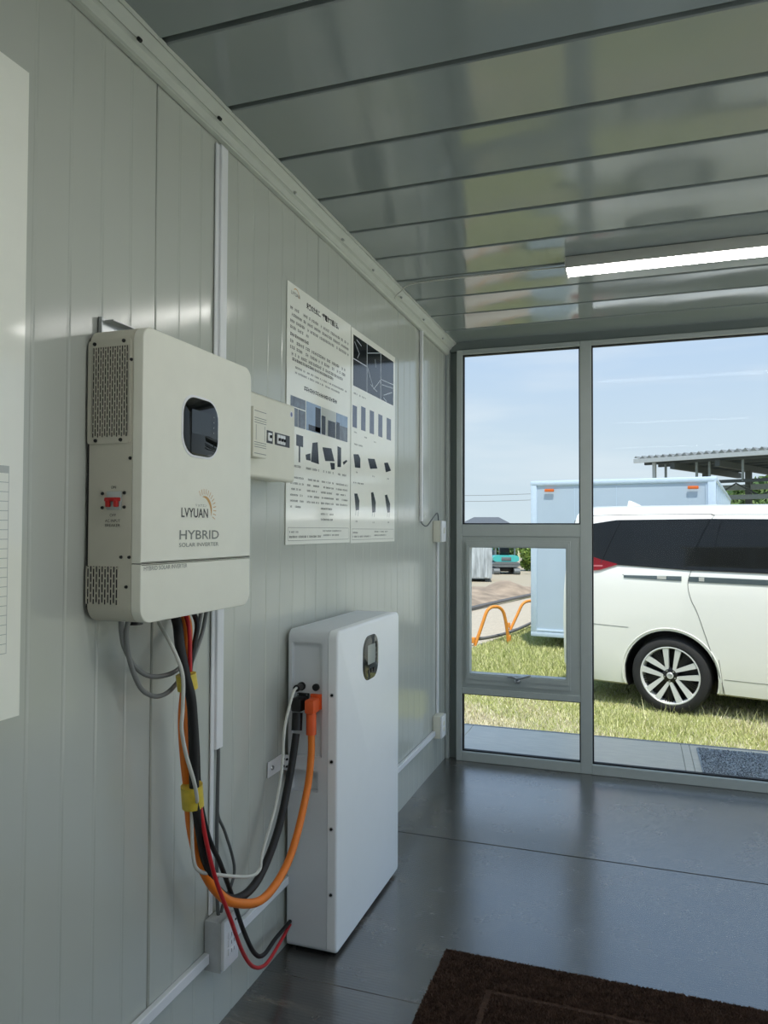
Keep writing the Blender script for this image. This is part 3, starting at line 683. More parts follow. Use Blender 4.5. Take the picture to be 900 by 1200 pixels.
# ---- outlet box by the floor, switch box and outlet box in the corner
ob = thing('outlet_box', (.03, 1.69, .18), 'grey outlet box with white socket plate low under the cables', 'outlet')
box('box_body', .0006, .050, 1.652, 1.726, .180, .306, 'grey_box', ob, bev=.003)
pl_ = box('socket_plate', .0505, .062, 1.648, 1.720, .190, .312, 'white_plastic', ob, bev=.004)
for zc in (.272, .252, .231):
    sk = box('socket', .0615, .0655, 1.664, 1.704, zc-.009, zc+.009, 'white_plastic', pl_, bev=.002)
rc = []
for zc in (.272, .252, .231):
    for yy in (1.677, 1.689): rc.append((yy-.0012, yy+.0012, zc-.005, zc+.004))
stuffed(obj('socket_slots', rects_bm(rc, .0658), 'ink_black', pl_)); obj('screw', cyl_bm((.060, 1.702, .296), (.0632, 1.702, .296), .003, n=8), 'screw_dark', pl_)
def small_box(y0, y1, z0, z1, label, cat, sw):
    t = thing('switch_box' if sw else 'outlet_box', (.02, (y0+y1)/2, z0), label, cat)
    box('box_body', .0006, .042, y0, y1, z0, z1, 'box_plastic', t, bev=.003); p = box('face_plate', .0425, .052, y0-.002, y1+.002, z0+.002, z1-.002, 'white_plastic', t, bev=.003)
    c = (z0+z1)/2
    if sw: box('rocker', .0518, .0555, (y0+y1)/2-.012, (y0+y1)/2+.012, c-.012, c+.02, 'box_plastic', p, bev=.002)
    else:
        for zc in (c+.016, c-.016): box('socket', .0518, .054, (y0+y1)/2-.014, (y0+y1)/2+.014, zc-.010, zc+.010, 'box_plastic', p, bev=.002)
small_box(3.856, 3.942, 1.236, 1.352, 'small white switch box high in the corner beside the window', 'switch', True)
small_box(3.862, 3.948, .183, .303, 'small white outlet box low in the corner beside the window', 'outlet', False)
tag(tube('switch_cable', [(.010, 3.6, 1.36), (.012, 3.6, 1.335), (.022, 3.66, 1.322), (.03, 3.74, 1.36), (.028, 3.84, 1.392), (.02, 3.895, 1.375), (.02, 3.90, 1.350)], .003, 'dark_cable'), 'short grey cable looping from duct into the switch box', 'cable')

# ---- floor-standing battery
BT = thing('battery_cabinet', (.09, 2.41, 0), 'tall white battery cabinet standing on the floor against the wall', 'battery')
by0, by1, bz0, bz1 = 2.100, 2.712, .010, .988
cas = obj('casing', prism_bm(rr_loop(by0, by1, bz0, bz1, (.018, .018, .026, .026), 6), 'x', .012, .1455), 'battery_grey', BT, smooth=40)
cut(cas, [box_bm(.024, .126, by0-.05, by0+.012, .60, .950), box_bm(.024, .114, by0-.05, by0+.026, .492, .556)])
prism('front_cover', rr_loop(by0, by1, bz0, bz1, (.018, .018, .026, .026), 6), 'x', .147, .178, 'battery_white', BT, bev=.008)
dsp = prism('display_bezel', rr_loop(2.318, 2.470, .790, .940, .052, 8), 'x', .1765, .1795, 'lcd_grey', BT, bev=.001)
prism('display', rr_loop(2.325, 2.463, .797, .933, .046, 8), 'x', .178, .1805, 'lcd_grey', BT, bev=.001)
prism('screen', rr_loop(2.360, 2.434, .842, .908, .004, 3), 'x', .1803, .1809, 'lcd_light', dsp)
for yy in (2.372, 2.397, 2.422): cyl('button', (.1795, yy, .818), (.1825, yy, .818), .0075, 'black_plastic', dsp, n=12)
for z in (.793, .591, .387, .189): screw(.159, z, .0052, BT, by0, 'screw_dark')
for z in (.793, .591, .387, .189): obj('screw_recess', ring_bm(rr_loop(.151, .167, z-.008, z+.008, .008, 4), rr_loop(.1535, .1645, z-.0055, z+.0055, .0055, 4), 'y', by0-.0012, by0), 'battery_grey', BT)
for yy in (2.16, 2.65): box('foot', .03, .16, yy-.03, yy+.03, 0, .011, 'black_rubber', BT)
fy = by0+.012
def socket_flange(x, z, m):
    t = box('power_socket', x-.019, x+.019, fy-.012, fy, z-.024, z+.022, m, BT, bev=.002)
    for sx_ in (-.015, .015):
        for sz_ in (-.02, .018): obj('screw', cyl_bm((x+sx_, fy-.0135, z+sz_), (x+sx_, fy-.010, z+sz_), .0025, n=8), 'steel' if m == 'black_plastic' else 'orange_plug', t)
socket_flange(.060, .770, 'black_plastic'); socket_flange(.105, .770, 'orange_plug')
cyl('signal_port', (.102, fy-.008, .812), (.102, fy, .812), .011, 'black_plastic', BT); cyl('signal_port', (.053, fy-.008, .812), (.053, fy, .812), .013, 'black_plastic', BT)
wb = box_bm(.0008, .004, 1.985, 2.075, .560, .606, .0006); box_bm(.0008, .034, 2.071, 2.0755, .560, .606, .0006, bm=wb); box_bm(.030, .0335, 2.071, 2.100, .560, .606, bm=wb)
ang = obj('wall_bracket', wb, 'white_plastic', BT)
obj('screw', cyl_bm((.003, 2.010, .584), (.0085, 2.010, .584), .008, .006, 8), 'steel', ang)
for z in (.572, .594):
    for x in (.012, .024): obj('screw', cyl_bm((x, 2.066, z), (x, 2.072, z), .0035, n=8), 'screw_dark', ang)

# ---- cables between inverter and battery
def cable(name, pts, r, m, label, n=10):
    o = tube(name, pts, r, m, None, n=n, k=7); tag(o, label, 'cable'); return o
c = cable('power_cable', [(.060, 1.418, 1.118), (0.075, 1.415, 1.087), (0.090, 1.404, 1.037), (0.105, 1.402, 0.982), (0.115, 1.411, 0.925), (0.116, 1.417, 0.867), (0.114, 1.425, 0.790), (0.110, 1.436, 0.712), (0.114, 1.451, 0.630), (0.110, 1.485, 0.542), (0.098, 1.550, 0.446), (0.090, 1.655, 0.373), (0.084, 1.780, 0.366), (0.078, 1.906, 0.448), (0.070, 2.000, 0.582), (.066, 2.045, .682)], .0112, 'black_rubber', 'thick black power cable looping from inverter to battery')
pg = tube_bm([(.064, 2.052, .690), (.060, 2.066, .74)], .0165, n=14, k=1); box_bm(.043, .078, 2.050, 2.099, .745, .786, .006, bm=pg); obj('plug', pg, 'black_plastic', c, smooth=40)
c = cable('power_cable', [(.058, 1.452, 1.118), (0.070, 1.459, 1.082), (0.078, 1.448, 1.029), (0.084, 1.436, 0.955), (0.080, 1.432, 0.879), (0.080, 1.439, 0.801), (0.082, 1.454, 0.701), (0.084, 1.463, 0.622), (0.095, 1.482, 0.539), (0.108, 1.527, 0.458), (0.115, 1.606, 0.391), (0.118, 1.753, 0.336), (0.116, 1.907, 0.378), (0.110, 2.026, 0.514), (0.108, 2.062, 0.616), (.106, 2.066, .690)], .0112, 'orange_cable', 'thick orange power cable looping from inverter to battery')
pg = tube_bm([(.106, 2.066, .678), (.105, 2.068, .742)], .0155, n=14, k=1); box_bm(.089, .121, 2.050, 2.099, .742, .784, .006, bm=pg); obj('plug', pg, 'orange_plug', c, smooth=40)
cable('battery_lead', [(.07, 1.475, 1.118), (0.085, 1.477, 1.080), (0.090, 1.457, 1.029), (0.092, 1.440, 0.974), (0.100, 1.447, 0.896), (0.100, 1.460, 0.797), (0.098, 1.474, 0.695), (0.095, 1.517, 0.583), (0.090, 1.579, 0.493), (0.085, 1.644, 0.385), (0.080, 1.710, 0.267), (0.070, 1.788, 0.165), (0.06, 1.86, 0.120), (.045, 1.96, .110), (.03, 2.085, .095)], .006, 'black_rubber', 'thin black lead hanging below the loop to the floor by the battery')
cable('battery_lead', [(.075, 1.44, 1.118), (0.095, 1.431, 1.071), (0.095, 1.437, 0.974), (0.104, 1.448, 0.760), (0.122, 1.446, 0.660), (0.132, 1.460, 0.575), (0.136, 1.490, 0.493), (0.133, 1.553, 0.385), (0.115, 1.645, 0.253), (0.100, 1.729, 0.167), (0.085, 1.825, 0.118), (.06, 1.95, .10), (.03, 2.085, .085)], .0048, 'red_cable', 'thin red lead hanging below the loop to the floor by the battery')
cable('signal_cable', [(.04, 1.388, 1.118), (0.050, 1.382, 1.094), (0.080, 1.367, 1.069), (0.110, 1.360, 1.030), (0.126, 1.362, 0.985), (0.130, 1.357, 0.919), (0.130, 1.354, 0.875), (0.133, 1.367, 0.818), (0.136, 1.392, 0.756), (0.124, 1.424, 0.705), (.112, 1.438, .690)], .0042, 'pale_cable', 'thin pale grey cable winding down the front of the taped bundle')
c = cable('signal_cable', [(.100, 1.440, .705), (.103, 1.436, .66), (.105, 1.440, .57), (.105, 1.465, .527), (.110, 1.54, .486), (.12, 1.66, .431), (.115, 1.73, .417), (.105, 1.765, .447), (.095, 1.86, .54), (.09, 1.905, .63), (.085, 1.930, .73), (.075, 2.0, .81), (.06, 2.06, .818)], .0042, 'pale_cable', 'thin white signal cable rising from bundle to battery signal port')
obj('plug', tube_bm([(.062, 2.052, .817), (.053, 2.104, .812)], .0105, n=12, k=1), 'black_plastic', c, smooth=40)
cable('grey_cable', [(.05, 1.255, 1.118), (.05, 1.257, 1.09), (.05, 1.268, 1.055), (.05, 1.306, 1.008), (.05, 1.362, .980), (.055, 1.43, .977), (.055, 1.478, .998), (.05, 1.53, 1.05), (.045, 1.56, 1.118)], .0052, 'grey_cable', 'grey cable loop under the inverter, upper of the two')
cable('grey_cable', [(.06, 1.268, 1.118), (.058, 1.262, 1.085), (.055, 1.277, 1.03), (.055, 1.312, .968), (.056, 1.355, .940), (.057, 1.40, .936), (.055, 1.447, .952), (.054, 1.50, .985), (.052, 1.55, 1.05), (.05, 1.575, 1.118)], .0052, 'grey_cable', 'grey cable loop under the inverter, lower of the two')
cable('duct_cable', [(.007, 1.700, .735), (.010, 1.697, .715), (.012, 1.693, .68), (.012, 1.690, .52), (.014, 1.69, .36), (.02, 1.688, .300)], .005, 'dark_cable', 'dark grey cable leaving the duct end straight down to the outlet box', 8)
cable('duct_cable', [(.012, 1.690, .58), (.015, 1.694, .55), (.02, 1.72, .50), (.02, 1.765, .40), (.02, 1.752, .355), (.02, 1.712, .325), (.02, 1.700, .300)], .004, 'dark_cable', 'thin dark cable bowing right above the outlet box', 8)
def tape(pts, r, label):
    o = tube('tape_band', pts, r, 'yellow_tape', None, n=16, k=1); tag(o, label, 'tape')
tape([(.096, 1.418, .978), (.099, 1.422, .944)], .0225, 'yellow tape band round the cable bundle just under the inverter')
tape([(.099, 1.440, .727), (.099, 1.447, .677)], .0245, 'lower yellow tape band round the hanging cable bundle')

# ---- brown mat
RUG = thing('door_mat', (1.3, 1.7, 0), 'dark brown pile mat with a raised border on the dark floor', 'mat')
mx0, mx1, my0, my1 = .482, 2.05, 1.20, 2.246
bm_ = box_bm(mx0, mx1, my0, my1, .001, .010, .003); obj('mat_base', bm_, 'rug', RUG, smooth=40)
def tufts(n, x0, x1, y0, y1, keep):
    xs = rng.uniform(x0, x1, n); ys_ = rng.uniform(y0, y1, n); V = np.zeros((n*3, 3)); an = rng.uniform(0, 6.28, n)
    e_ = np.minimum.reduce([xs-mx0, mx1-xs, ys_-my0, my1-ys_]); ridge = np.exp(-((e_-.165)/.010)**2)
    hgt = (.006+.003*rng.random(n))*np.where(ridge > .4, .12, 1)*np.clip(e_/.012+.3, .3, 1); w_ = .0035
    V[0::3] = np.c_[xs-np.cos(an)*w_, ys_-np.sin(an)*w_, np.full(n, .009)]; V[1::3] = np.c_[xs+np.cos(an)*w_, ys_+np.sin(an)*w_, np.full(n, .009)]
    V[2::3] = np.c_[xs+rng.normal(0, .003, n), ys_+rng.normal(0, .003, n), .010+hgt]
    return V
n_t = 270000; V = tufts(n_t, mx0+.002, mx1-.002, my0+.002, my1-.002, None)
def fast(name, V, k, m, parent=None, kind=None, tone=None):
    n = len(V)//k; me = bpy.data.meshes.new(name); me.vertices.add(len(V)); me.vertices.foreach_set('co', V.astype(np.float32).ravel())
    me.loops.add(len(V)); me.loops.foreach_set('vertex_index', np.arange(len(V), dtype=np.int32)); me.polygons.add(n)
    me.polygons.foreach_set('loop_start', np.arange(0, len(V), k, dtype=np.int32)); me.update(calc_edges=True); me.validate()
    if tone is not None:
        a = me.color_attributes.new('tone', 'FLOAT_COLOR', 'POINT'); a.data.foreach_set('color', np.c_[np.repeat(tone, k, 0), np.ones(len(V))].astype(np.float32).ravel())
    return finish(name, me, m, parent, kind)
o = fast('mat_pile', V, 3, 'rug_pile', RUG, 'stuff')

# ================================================================== OUTSIDE
ground = raw('ground', [(-60, 4.2, G-.0), (60, 4.2, G), (60, 140, G-.0), (-60, 140, G)], [(0, 1, 2, 3)], 'turf', kind='structure')
raw('ground_back', [(-60, -60, G-.01), (60, -60, G-.01), (60, 4.2, G-.01), (-60, 4.2, G-.01)], [(0, 1, 2, 3)], 'concrete', kind='structure')  # unseen ground, made pale concrete to bounce sunlight into the room
ft = bmesh.new()
for x in (.2, 2.6):
    for yy in (Y0+.2, 0.5, 3.9): box_bm(x-.15, x+.15, yy-.15, yy+.15, G-.02, -.121, bm=ft)
obj('foundation', ft, 'concrete', kind='structure')

# ---- grey deck in front of the window
dk = thing('deck', (1.2, 4.55, 0), 'grey panel deck running along outside the window', 'deck')
for a, b in ((-.6, -.002), (.0, 1.288), (1.290, 1.335), (1.337, 2.9)):
    box('deck_panel', a, b, 4.225, 4.90, -.035, -.004 if a > -.1 else -.004, 'deck_grey', dk, bev=.002, seg=1)
box('deck_edge', -.6, 2.9, 4.902, 4.93, -.10, -.004, 'deck_dark', dk)
for x in (-.5, .6, 1.7, 2.8):
    for yy in (4.3, 4.82): box('deck_leg', x-.04, x+.04, yy-.04, yy+.04, G-.02, -.036, 'deck_dark', dk)
dm = thing('outdoor_mat', (1.75, 4.55, 0), 'speckled grey doormat lying on the deck outside the glass', 'mat')
box('mat_base', 1.372, 2.27, 4.24, 4.835, -.0035, .004, 'doormat', dm, bev=.003)
nt_ = 16000; q = np.c_[rng.uniform(1.378, 2.264, nt_), rng.uniform(4.246, 4.829, nt_)]; V = np.zeros((nt_*3, 3)); an = rng.uniform(0, 6.28, nt_); ww = .004
V[0::3] = np.c_[q[:, 0]-np.cos(an)*ww, q[:, 1]-np.sin(an)*ww, np.full(nt_, .0035)]; V[1::3] = np.c_[q[:, 0]+np.cos(an)*ww, q[:, 1]+np.sin(an)*ww, np.full(nt_, .0035)]
V[2::3] = np.c_[q+rng.normal(0, .003, (nt_, 2)), .006+.005*rng.random(nt_)]
g_ = rng.choice([.18, .38, .66], nt_)[:, None]*np.array([[.95, 1.0, 1.03]]); fast('mat_pile', V, 3, 'foliage', dm, 'stuff', g_)

# ---- grass blades
def blades(name, n, xf, yr, hr, wr, tones, label):
    y = yr[0]+(yr[1]-yr[0])*rng.random(n)**1.25; lo, hi = xf(y); x = lo+(hi-lo)*rng.random(n)
    an = rng.uniform(0, 6.28, n); h = rng.uniform(*hr, n); w_ = rng.uniform(*wr, n); b = rng.uniform(.15, .9, n)*h; bd = rng.uniform(0, 6.28, n)
    patch = np.sin(x*2.3+1.3*np.sin(y*1.7))+np.sin(y*2.9+x*1.1)+.8*np.sin(x*7+y*5)
    V = np.zeros((n*3, 3)); z = np.full(n, G)
    V[0::3] = np.c_[x-np.cos(an)*w_, y-np.sin(an)*w_, z]; V[1::3] = np.c_[x+np.cos(an)*w_, y+np.sin(an)*w_, z]
    V[2::3] = np.c_[x+np.cos(bd)*b, y+np.sin(bd)*b, z+h]
    T = np.array(tones); far = np.clip((y-6.4)/1.6, 0, 1)
    idx = np.where(rng.random(n) < np.clip(.48-.22*patch-.55*far, .06, .9), rng.integers(0, 3, n), rng.integers(3, 6, n))
    tone = T[idx]*rng.uniform(.75, 1.2, n)[:, None]
    o = fast(name, V, 3, 'grass_blade', None, 'stuff', tone); tag(o, label, 'grass'); return o
STRAW = [(.74, .68, .46), (.84, .80, .62), (.56, .50, .36), (.42, .47, .16), (.58, .60, .26), (.70, .69, .38)]
blades('grass', 190000, lambda y: (1.048-.235*y-1.0, 1.048+.16*y+.9), (4.95, 9.6), (.008, .042), (.002, .006), STRAW, 'short grass with dry straw between the deck and the white van')
blades('tall_grass', 34000, lambda y: (np.interp(y, [7.6, 8.6, 10.35, 12.7], [-3., -1.40, -1.06, -.68]), np.interp(y, [7.6, 10, 12.7], [.5, .35, .1])), (7.6, 12.7), (.025, .085), (.004, .009), STRAW[3:]+STRAW[3:], 'taller green grass beside the pale blue truck body')
blades('wheel_weeds', 420, lambda y: (np.full_like(y, .55), np.full_like(y, 2.1)), (6.5, 6.95), (.05, .20), (.002, .004), STRAW[2:]+STRAW[4:], 'thin weeds standing in front of the van wheel')

# ---- white van
CA = R(-15.0); VAN = thing('van', (1.310, 7.146, G), 'white van with dark side windows parked side on outside the window', 'car', rot=CA, local=True)
SE = -1.045                                            # rear end, measured from the rear axle
PZ = [(.205, .10), (.23, .035), (.34, .012), (.55, -.004), (.80, -.018), (1.05, -.022), (1.24, -.012), (1.295, .004), (1.325, .016), (1.50, .048), (1.66, .088), (1.755, .122), (1.80, .150), (1.845, .225), (1.878, .38), (1.90, .62), (1.908, .925)]
def t_side(z):
    for (z0, t0), (z1, t1) in zip(PZ, PZ[1:]):
        if z <= z1: return t0+(t1-t0)*max(0, (z-z0)/(z1-z0))
    return PZ[-1][1]
def s_rear(z): return SE+(0 if z < .9 else .10*((z-.9)/1.0)**1.4)+(.05 if z < .3 else 0)
def s_front(z):
    tb = [(.2, 3.80), (.5, 3.86), (.85, 3.82), (1.05, 3.66), (1.16, 3.2), (1.3, 2.92), (1.7, 2.15), (1.85, 1.75), (1.91, 1.2)]
    for (a, b), (c, d_) in zip(tb, tb[1:]):
        if z <= c: return b+(d_-b)*max(0, (z-a)/(c-a))
    return tb[-1][1]
def inset(s, z):
    d0, d1 = s-s_rear(z), s_front(z)-s
    return .17*max(0, 1-d0/.42)**2.2+.34*max(0, 1-d1/.95)**2.0
def side(s, z, o=0): return Vector((s, t_side(z)+inset(s, z)*(1 if z < 1.85 else 1)-o, z))
ps = [0, .006, .015, .03, .05, .08, .11]+[.15+.05*i for i in range(14)]+[.84, .87, .9, .93, .955, .975, .99, 1]
b = bmesh.new(); TW = 1.85; ring = []
for p in ps:
    row = []
    for z, t in PZ: 
        s = s_rear(z)+(s_front(z)-s_rear(z))*p; tt = min(t+inset(s, z), .925); row.append((s, tt, z))
    row += [(s, TW-t, z) for s, t, z in row[-2::-1]]
    ring.append([b.verts.new(v) for v in row])
for i in range(len(ring)-1):
    for j in range(len(ring[0])-1): b.faces.new((ring[i][j], ring[i+1][j], ring[i+1][j+1], ring[i][j+1]))
    b.faces.new((ring[i][0], ring[i][-1], ring[i+1][-1], ring[i+1][0]))
b.faces.new(ring[0]); b.faces.new(ring[-1][::-1])
vb = obj('body', b, 'car_white', VAN, smooth=40)
cut(vb, [cyl_bm((s, -.5, .345), (s, 2.4, .345), .405, n=48) for s in (0, 3.0)])
for s in (0, 3.0):
    for t0, t1 in ((.03, .42), (1.43, 1.82)):
        bl = bmesh.new(); n = 28; L = [[], []]
        for i in range(n+1):
            a = R(-20+220*i/n)
            L[0].append(bl.verts.new((s+.397*math.cos(a), t0, .345+.397*math.sin(a)))); L[1].append(bl.verts.new((s+.397*math.cos(a), t1, .345+.397*math.sin(a))))
        for i in range(n): bl.faces.new((L[0][i], L[0][i+1], L[1][i+1], L[1][i]))
        bl.faces.new((L[1] if t0 < 1 else L[0]))
        obj('wheel_arch_liner', bl, 'car_trim', VAN)
box('underbody', -.9, 3.6, .25, 1.6, .18, .30, 'car_trim', VAN)
def patch(name, lower, upper, m, o=.004, ns=16, nz_=6, par=VAN, far=False):
    """panel lying on the van side between two (s, z) edge lines"""
    def lerp(L, t):
        x = t*(len(L)-1); i = min(int(x), len(L)-2); f = x-i
        return (L[i][0]+(L[i+1][0]-L[i][0])*f, L[i][1]+(L[i+1][1]-L[i][1])*f)
    bb = bmesh.new(); g = []
    for i in range(ns+1):
        lo, up = lerp(lower, i/ns), lerp(upper, i/ns); r_ = []
        for j in range(nz_+1):
            s, z = lo[0]+(up[0]-lo[0])*j/nz_, lo[1]+(up[1]-lo[1])*j/nz_; v = side(s, z, o)
            if far: v.y = TW-v.y
            r_.append(bb.verts.new(v))
        g.append(r_)
    for i in range(ns):
        for j in range(nz_): bb.faces.new((g[i][j], g[i+1][j], g[i+1][j+1], g[i][j+1]))
    bmesh.ops.solidify(bb, geom=bb.faces[:], thickness=-.003)
    return obj(name, bb, m, par, smooth=40)
def line(name, pts, r=.0028, m='car_seam', k=5, o=.0005):
    P = spline([(s, 0, z) for s, z in pts], k); return obj(name, tube_bm([side(p.x, p.z, o) for p in P], r, 5, 1), m, VAN, smooth=50)
for f in (False, True):
    patch('glass_surround', [(-.87, 1.338), (-.5, 1.328), (.345, 1.298), (1.36, 1.284), (2.47, 1.256)], [(-.84, 1.70), (-.5, 1.750), (.345, 1.757), (1.36, 1.745), (2.02, 1.705)], 'car_glass', o=.004, ns=40, nz_=16, far=f)
    patch('quarter_window', [(-.86, 1.345), (-.5, 1.335), (.14, 1.305)], [(-.83, 1.70), (-.5, 1.745), (.325, 1.752)], 'car_glass', o=.011, ns=24, nz_=16, far=f)
    patch('pillar_cover', [(.15, 1.305), (.335, 1.302)], [(.338, 1.752), (.42, 1.75)], 'car_glass', o=.009, ns=4, nz_=16, far=f)
    patch('door_window', [(.345, 1.302), (1.35, 1.288)], [(.43, 1.75), (1.35, 1.74)], 'car_glass', o=.011, ns=24, nz_=16, far=f)
    patch('door_window', [(1.42, 1.287), (2.45, 1.26)], [(1.42, 1.738), (2.02, 1.70)], 'car_glass', o=.011, ns=24, nz_=16, far=f)
    patch('tail_lamp', [(-.97, 1.262), (-.80, 1.266), (-.64, 1.272), (-.47, 1.328)], [(-.93, 1.46), (-.78, 1.42), (-.62, 1.375), (-.465, 1.338)], 'car_lamp', o=.017, ns=10, nz_=4, far=f)
    patch('tail_lamp_lens', [(-.95, 1.300), (-.60, 1.310)], [(-.95, 1.318), (-.60, 1.322)], 'car_lamp_light', o=.0205, ns=6, nz_=2, far=f)
    patch('side_molding', [(-.40, 1.213), (.11, 1.200)], [(-.40, 1.236), (.11, 1.243)], 'car_molding', o=.006, ns=6, nz_=2, far=f)
    patch('side_molding', [(.17, 1.198), (2.6, 1.17)], [(.17, 1.244), (2.6, 1.225)], 'car_molding', o=.006, ns=12, nz_=2, far=f)
for s0, s1, z0, z1 in ((-.10, -.02, 1.212, 1.240), (.255, .30, 1.206, 1.240)): patch('molding_highlight', [(s0, z0), (s1, z0)], [(s0, z1), (s1, z1)], 'car_white', o=.0075, ns=2, nz_=1)
line('belt_line', [(-.95, 1.243), (-.4, 1.238)], .003)
line('door_seam', [(.338, 1.755), (.27, 1.55), (.192, 1.31), (.163, 1.172), (.19, 1.04), (.247, .91), (.362, .548), (.43, .33), (.452, .215)])
line('door_seam', [(.338, 1.755), (.36, 1.785), (.42, 1.795), (1.37, 1.785)]); line('door_seam', [(1.385, 1.78), (1.38, 1.3), (1.38, .5), (1.38, .22)])
line('sill_seam', [(.45, .36), (2.5, .36)], .0022); line('bumper_seam', [(-1.0, .78), (-.7, .765), (-.36, .755)], .0022); line('bumper_seam', [(.41, .53), (.43, .38), (.44, .215)], .0022)
line('roof_seam', [(-.9, 1.79), (-.4, 1.80), (.34, 1.80)], .003); line('pillar_line', [(-.62, 1.34), (-.56, 1.5), (-.46, 1.745)], .005, 'car_trim', o=.013)
line('window_frame', [(-.86, 1.343), (-.5, 1.333), (.14, 1.303), (.34, 1.30), (1.36, 1.286)], .004, 'car_trim', k=3, o=.010)
line('arch_lip', [(.425*math.cos(R(a)), .345+.425*math.sin(R(a))) for a in range(-18, 200, 8)], .006, 'car_white', k=2, o=.002)
hd = box_bm(1.10, 1.30, -.040, -.022, 1.06, 1.09, .006); obj('door_handle', hd, 'car_white', VAN, smooth=35)
fin = bmesh.new()
L0 = [fin.verts.new(v) for v in ((-.62, .89, 1.90), (-.62, .95, 1.90), (-.46, .94, 1.90), (-.46, .90, 1.90))]; L1 = [fin.verts.new(v) for v in ((-.612, .913, 1.965), (-.612, .927, 1.965), (-.59, .925, 1.96), (-.59, .915, 1.96))]
for i in range(4): fin.faces.new((L0[i], L0[(i+1) % 4], L1[(i+1) % 4], L1[i]))
fin.faces.new(L1); obj('roof_antenna', fin, 'car_white', VAN)
rw = bmesh.new(); rw.faces.new([rw.verts.new(v) for v in ((s_rear(1.3)-.004, .25, 1.3), (s_rear(1.3)-.004, 1.6, 1.3), (s_rear(1.75)-.012, 1.55, 1.75), (s_rear(1.75)-.012, .30, 1.75))]); obj('rear_window', rw, 'car_glass', VAN)
ws = bmesh.new(); ws.faces.new([ws.verts.new(v) for v in ((2.88, .42, 1.34), (2.88, 1.43, 1.34), (2.21, 1.45, 1.70), (2.21, .40, 1.70))]); obj('windscreen', ws, 'car_glass', VAN)
def lathe_bm(prof, n=40, axis=(0, 1, 0)):
    bb = bmesh.new(); rg = []
    for y, r_ in prof: rg.append([bb.verts.new((r_*math.cos(2*math.pi*i/n), y, r_*math.sin(2*math.pi*i/n))) for i in range(n)])
    for a in range(len(rg)-1):
        for i in range(n): bb.faces.new((rg[a][i], rg[a][(i+1) % n], rg[a+1][(i+1) % n], rg[a+1][i]))
    return bb
def wheel(s, t, flip):
    def place(bm): 
        if flip: bmesh.ops.scale(bm, vec=(1, -1, 1), verts=bm.verts)
        bmesh.ops.rotate(bm, cent=(0, 0, 0), matrix=Matrix.Rotation(R(4), 3, 'Y'), verts=bm.verts)
        bmesh.ops.translate(bm, vec=(s, t, .345), verts=bm.verts); return bm
    tp = [(.215, .250), (.22, .30), (.21, .330), (.18, .343), (.165, .345), (.162, .338), (.150, .338), (.147, .345), (.115, .346), (.112, .338), (.100, .338), (.097, .346), (.06, .345), (.05, .343), (.02, .332), (.004, .305), (.0, .28), (.006, .258), (.012, .252)]
    ty = obj('tyre', place(lathe_bm(tp, 56)), 'tyre', VAN, smooth=35)
    bm = lathe_bm([(.20, .252), (.012, .254), (.006, .262), (.004, .252), (.010, .246), (.05, .238), (.19, .236)], 48); rm = obj('rim', place(bm), 'rim_silver', VAN, smooth=35)
    obj('rim_barrel', place(lathe_bm([(.05, .244), (.12, .235), (.125, .05), (.125, .001)], 32)), 'rim_black', rm, smooth=40)
    sp = bmesh.new()
    def bar(a, w0, w1, r0, r1, y0_, y1_, th, sk=0):
        c, s_ = math.cos(a), math.sin(a); bb = bmesh.new()
        vs_ = [bb.verts.new(((c*r-s_*w), y, (s_*r+c*w))) for y in (0, 1) for r, w in ((r0, -w0+sk), (r0, w0+sk), (r1, w1+sk*1.9), (r1, -w1+sk*1.9))]
        for i, (r, yy) in enumerate(((r0, y0_), (r0, y0_), (r1, y1_), (r1, y1_))): vs_[i].co.y = yy; vs_[4+i].co.y = yy+th
        for f in ((0, 1, 2, 3), (7, 6, 5, 4), (0, 4, 5, 1), (1, 5, 6, 2), (2, 6, 7, 3), (3, 7, 4, 0)): bb.faces.new([vs_[i] for i in f])
        return bb
    dk_ = bmesh.new()
    for k in range(5):
        a = R(90+72*k)
        for sk in (-.026, .026): merge(sp, bar(a, .013, .027, .050, .249, .018, .010, .035, sk*1.15))
        for j in (-1, -.33, .33, 1): merge(dk_, bar(a+R(36)+j*R(7), .004, .005, .06, .245, .040, .034, .02))
    obj('spoke', place(sp), 'rim_silver', rm); obj('spoke_infill', place(dk_), 'rim_black', rm)
    obj('hub', place(lathe_bm([(.016, .001), (.016, .055), (.022, .068), (.07, .07)], 24)), 'rim_black', rm, smooth=35)
    hc = obj('hub_cap', place(lathe_bm([(.010, .001), (.010, .026), (.014, .030), (.02, .030)], 20)), 'rim_silver', rm, smooth=35)
    em = bmesh.new()
    for ra, rb in ((.019, .013), (.006, .012), (.012, .006)): merge(em, tube_bm([(ra*math.cos(q_), .009, rb*math.sin(q_)+(.004 if ra == .012 else 0)) for q_ in np.linspace(0, 6.283, 20)], .0016, 5, 1))
    obj('hub_emblem', place(em), 'steel', rm)
    nu = bmesh.new()
    for k in range(5):
        a = R(54+72*k); cyl_bm((.048*math.cos(a), .018, .048*math.sin(a)), (.048*math.cos(a), .006, .048*math.sin(a)), .008, n=6, bm=nu)
    obj('wheel_nut', place(nu), 'steel', rm, smooth=30)
for s in (0, 3.0): wheel(s, 0, False); wheel(s, TW, True)

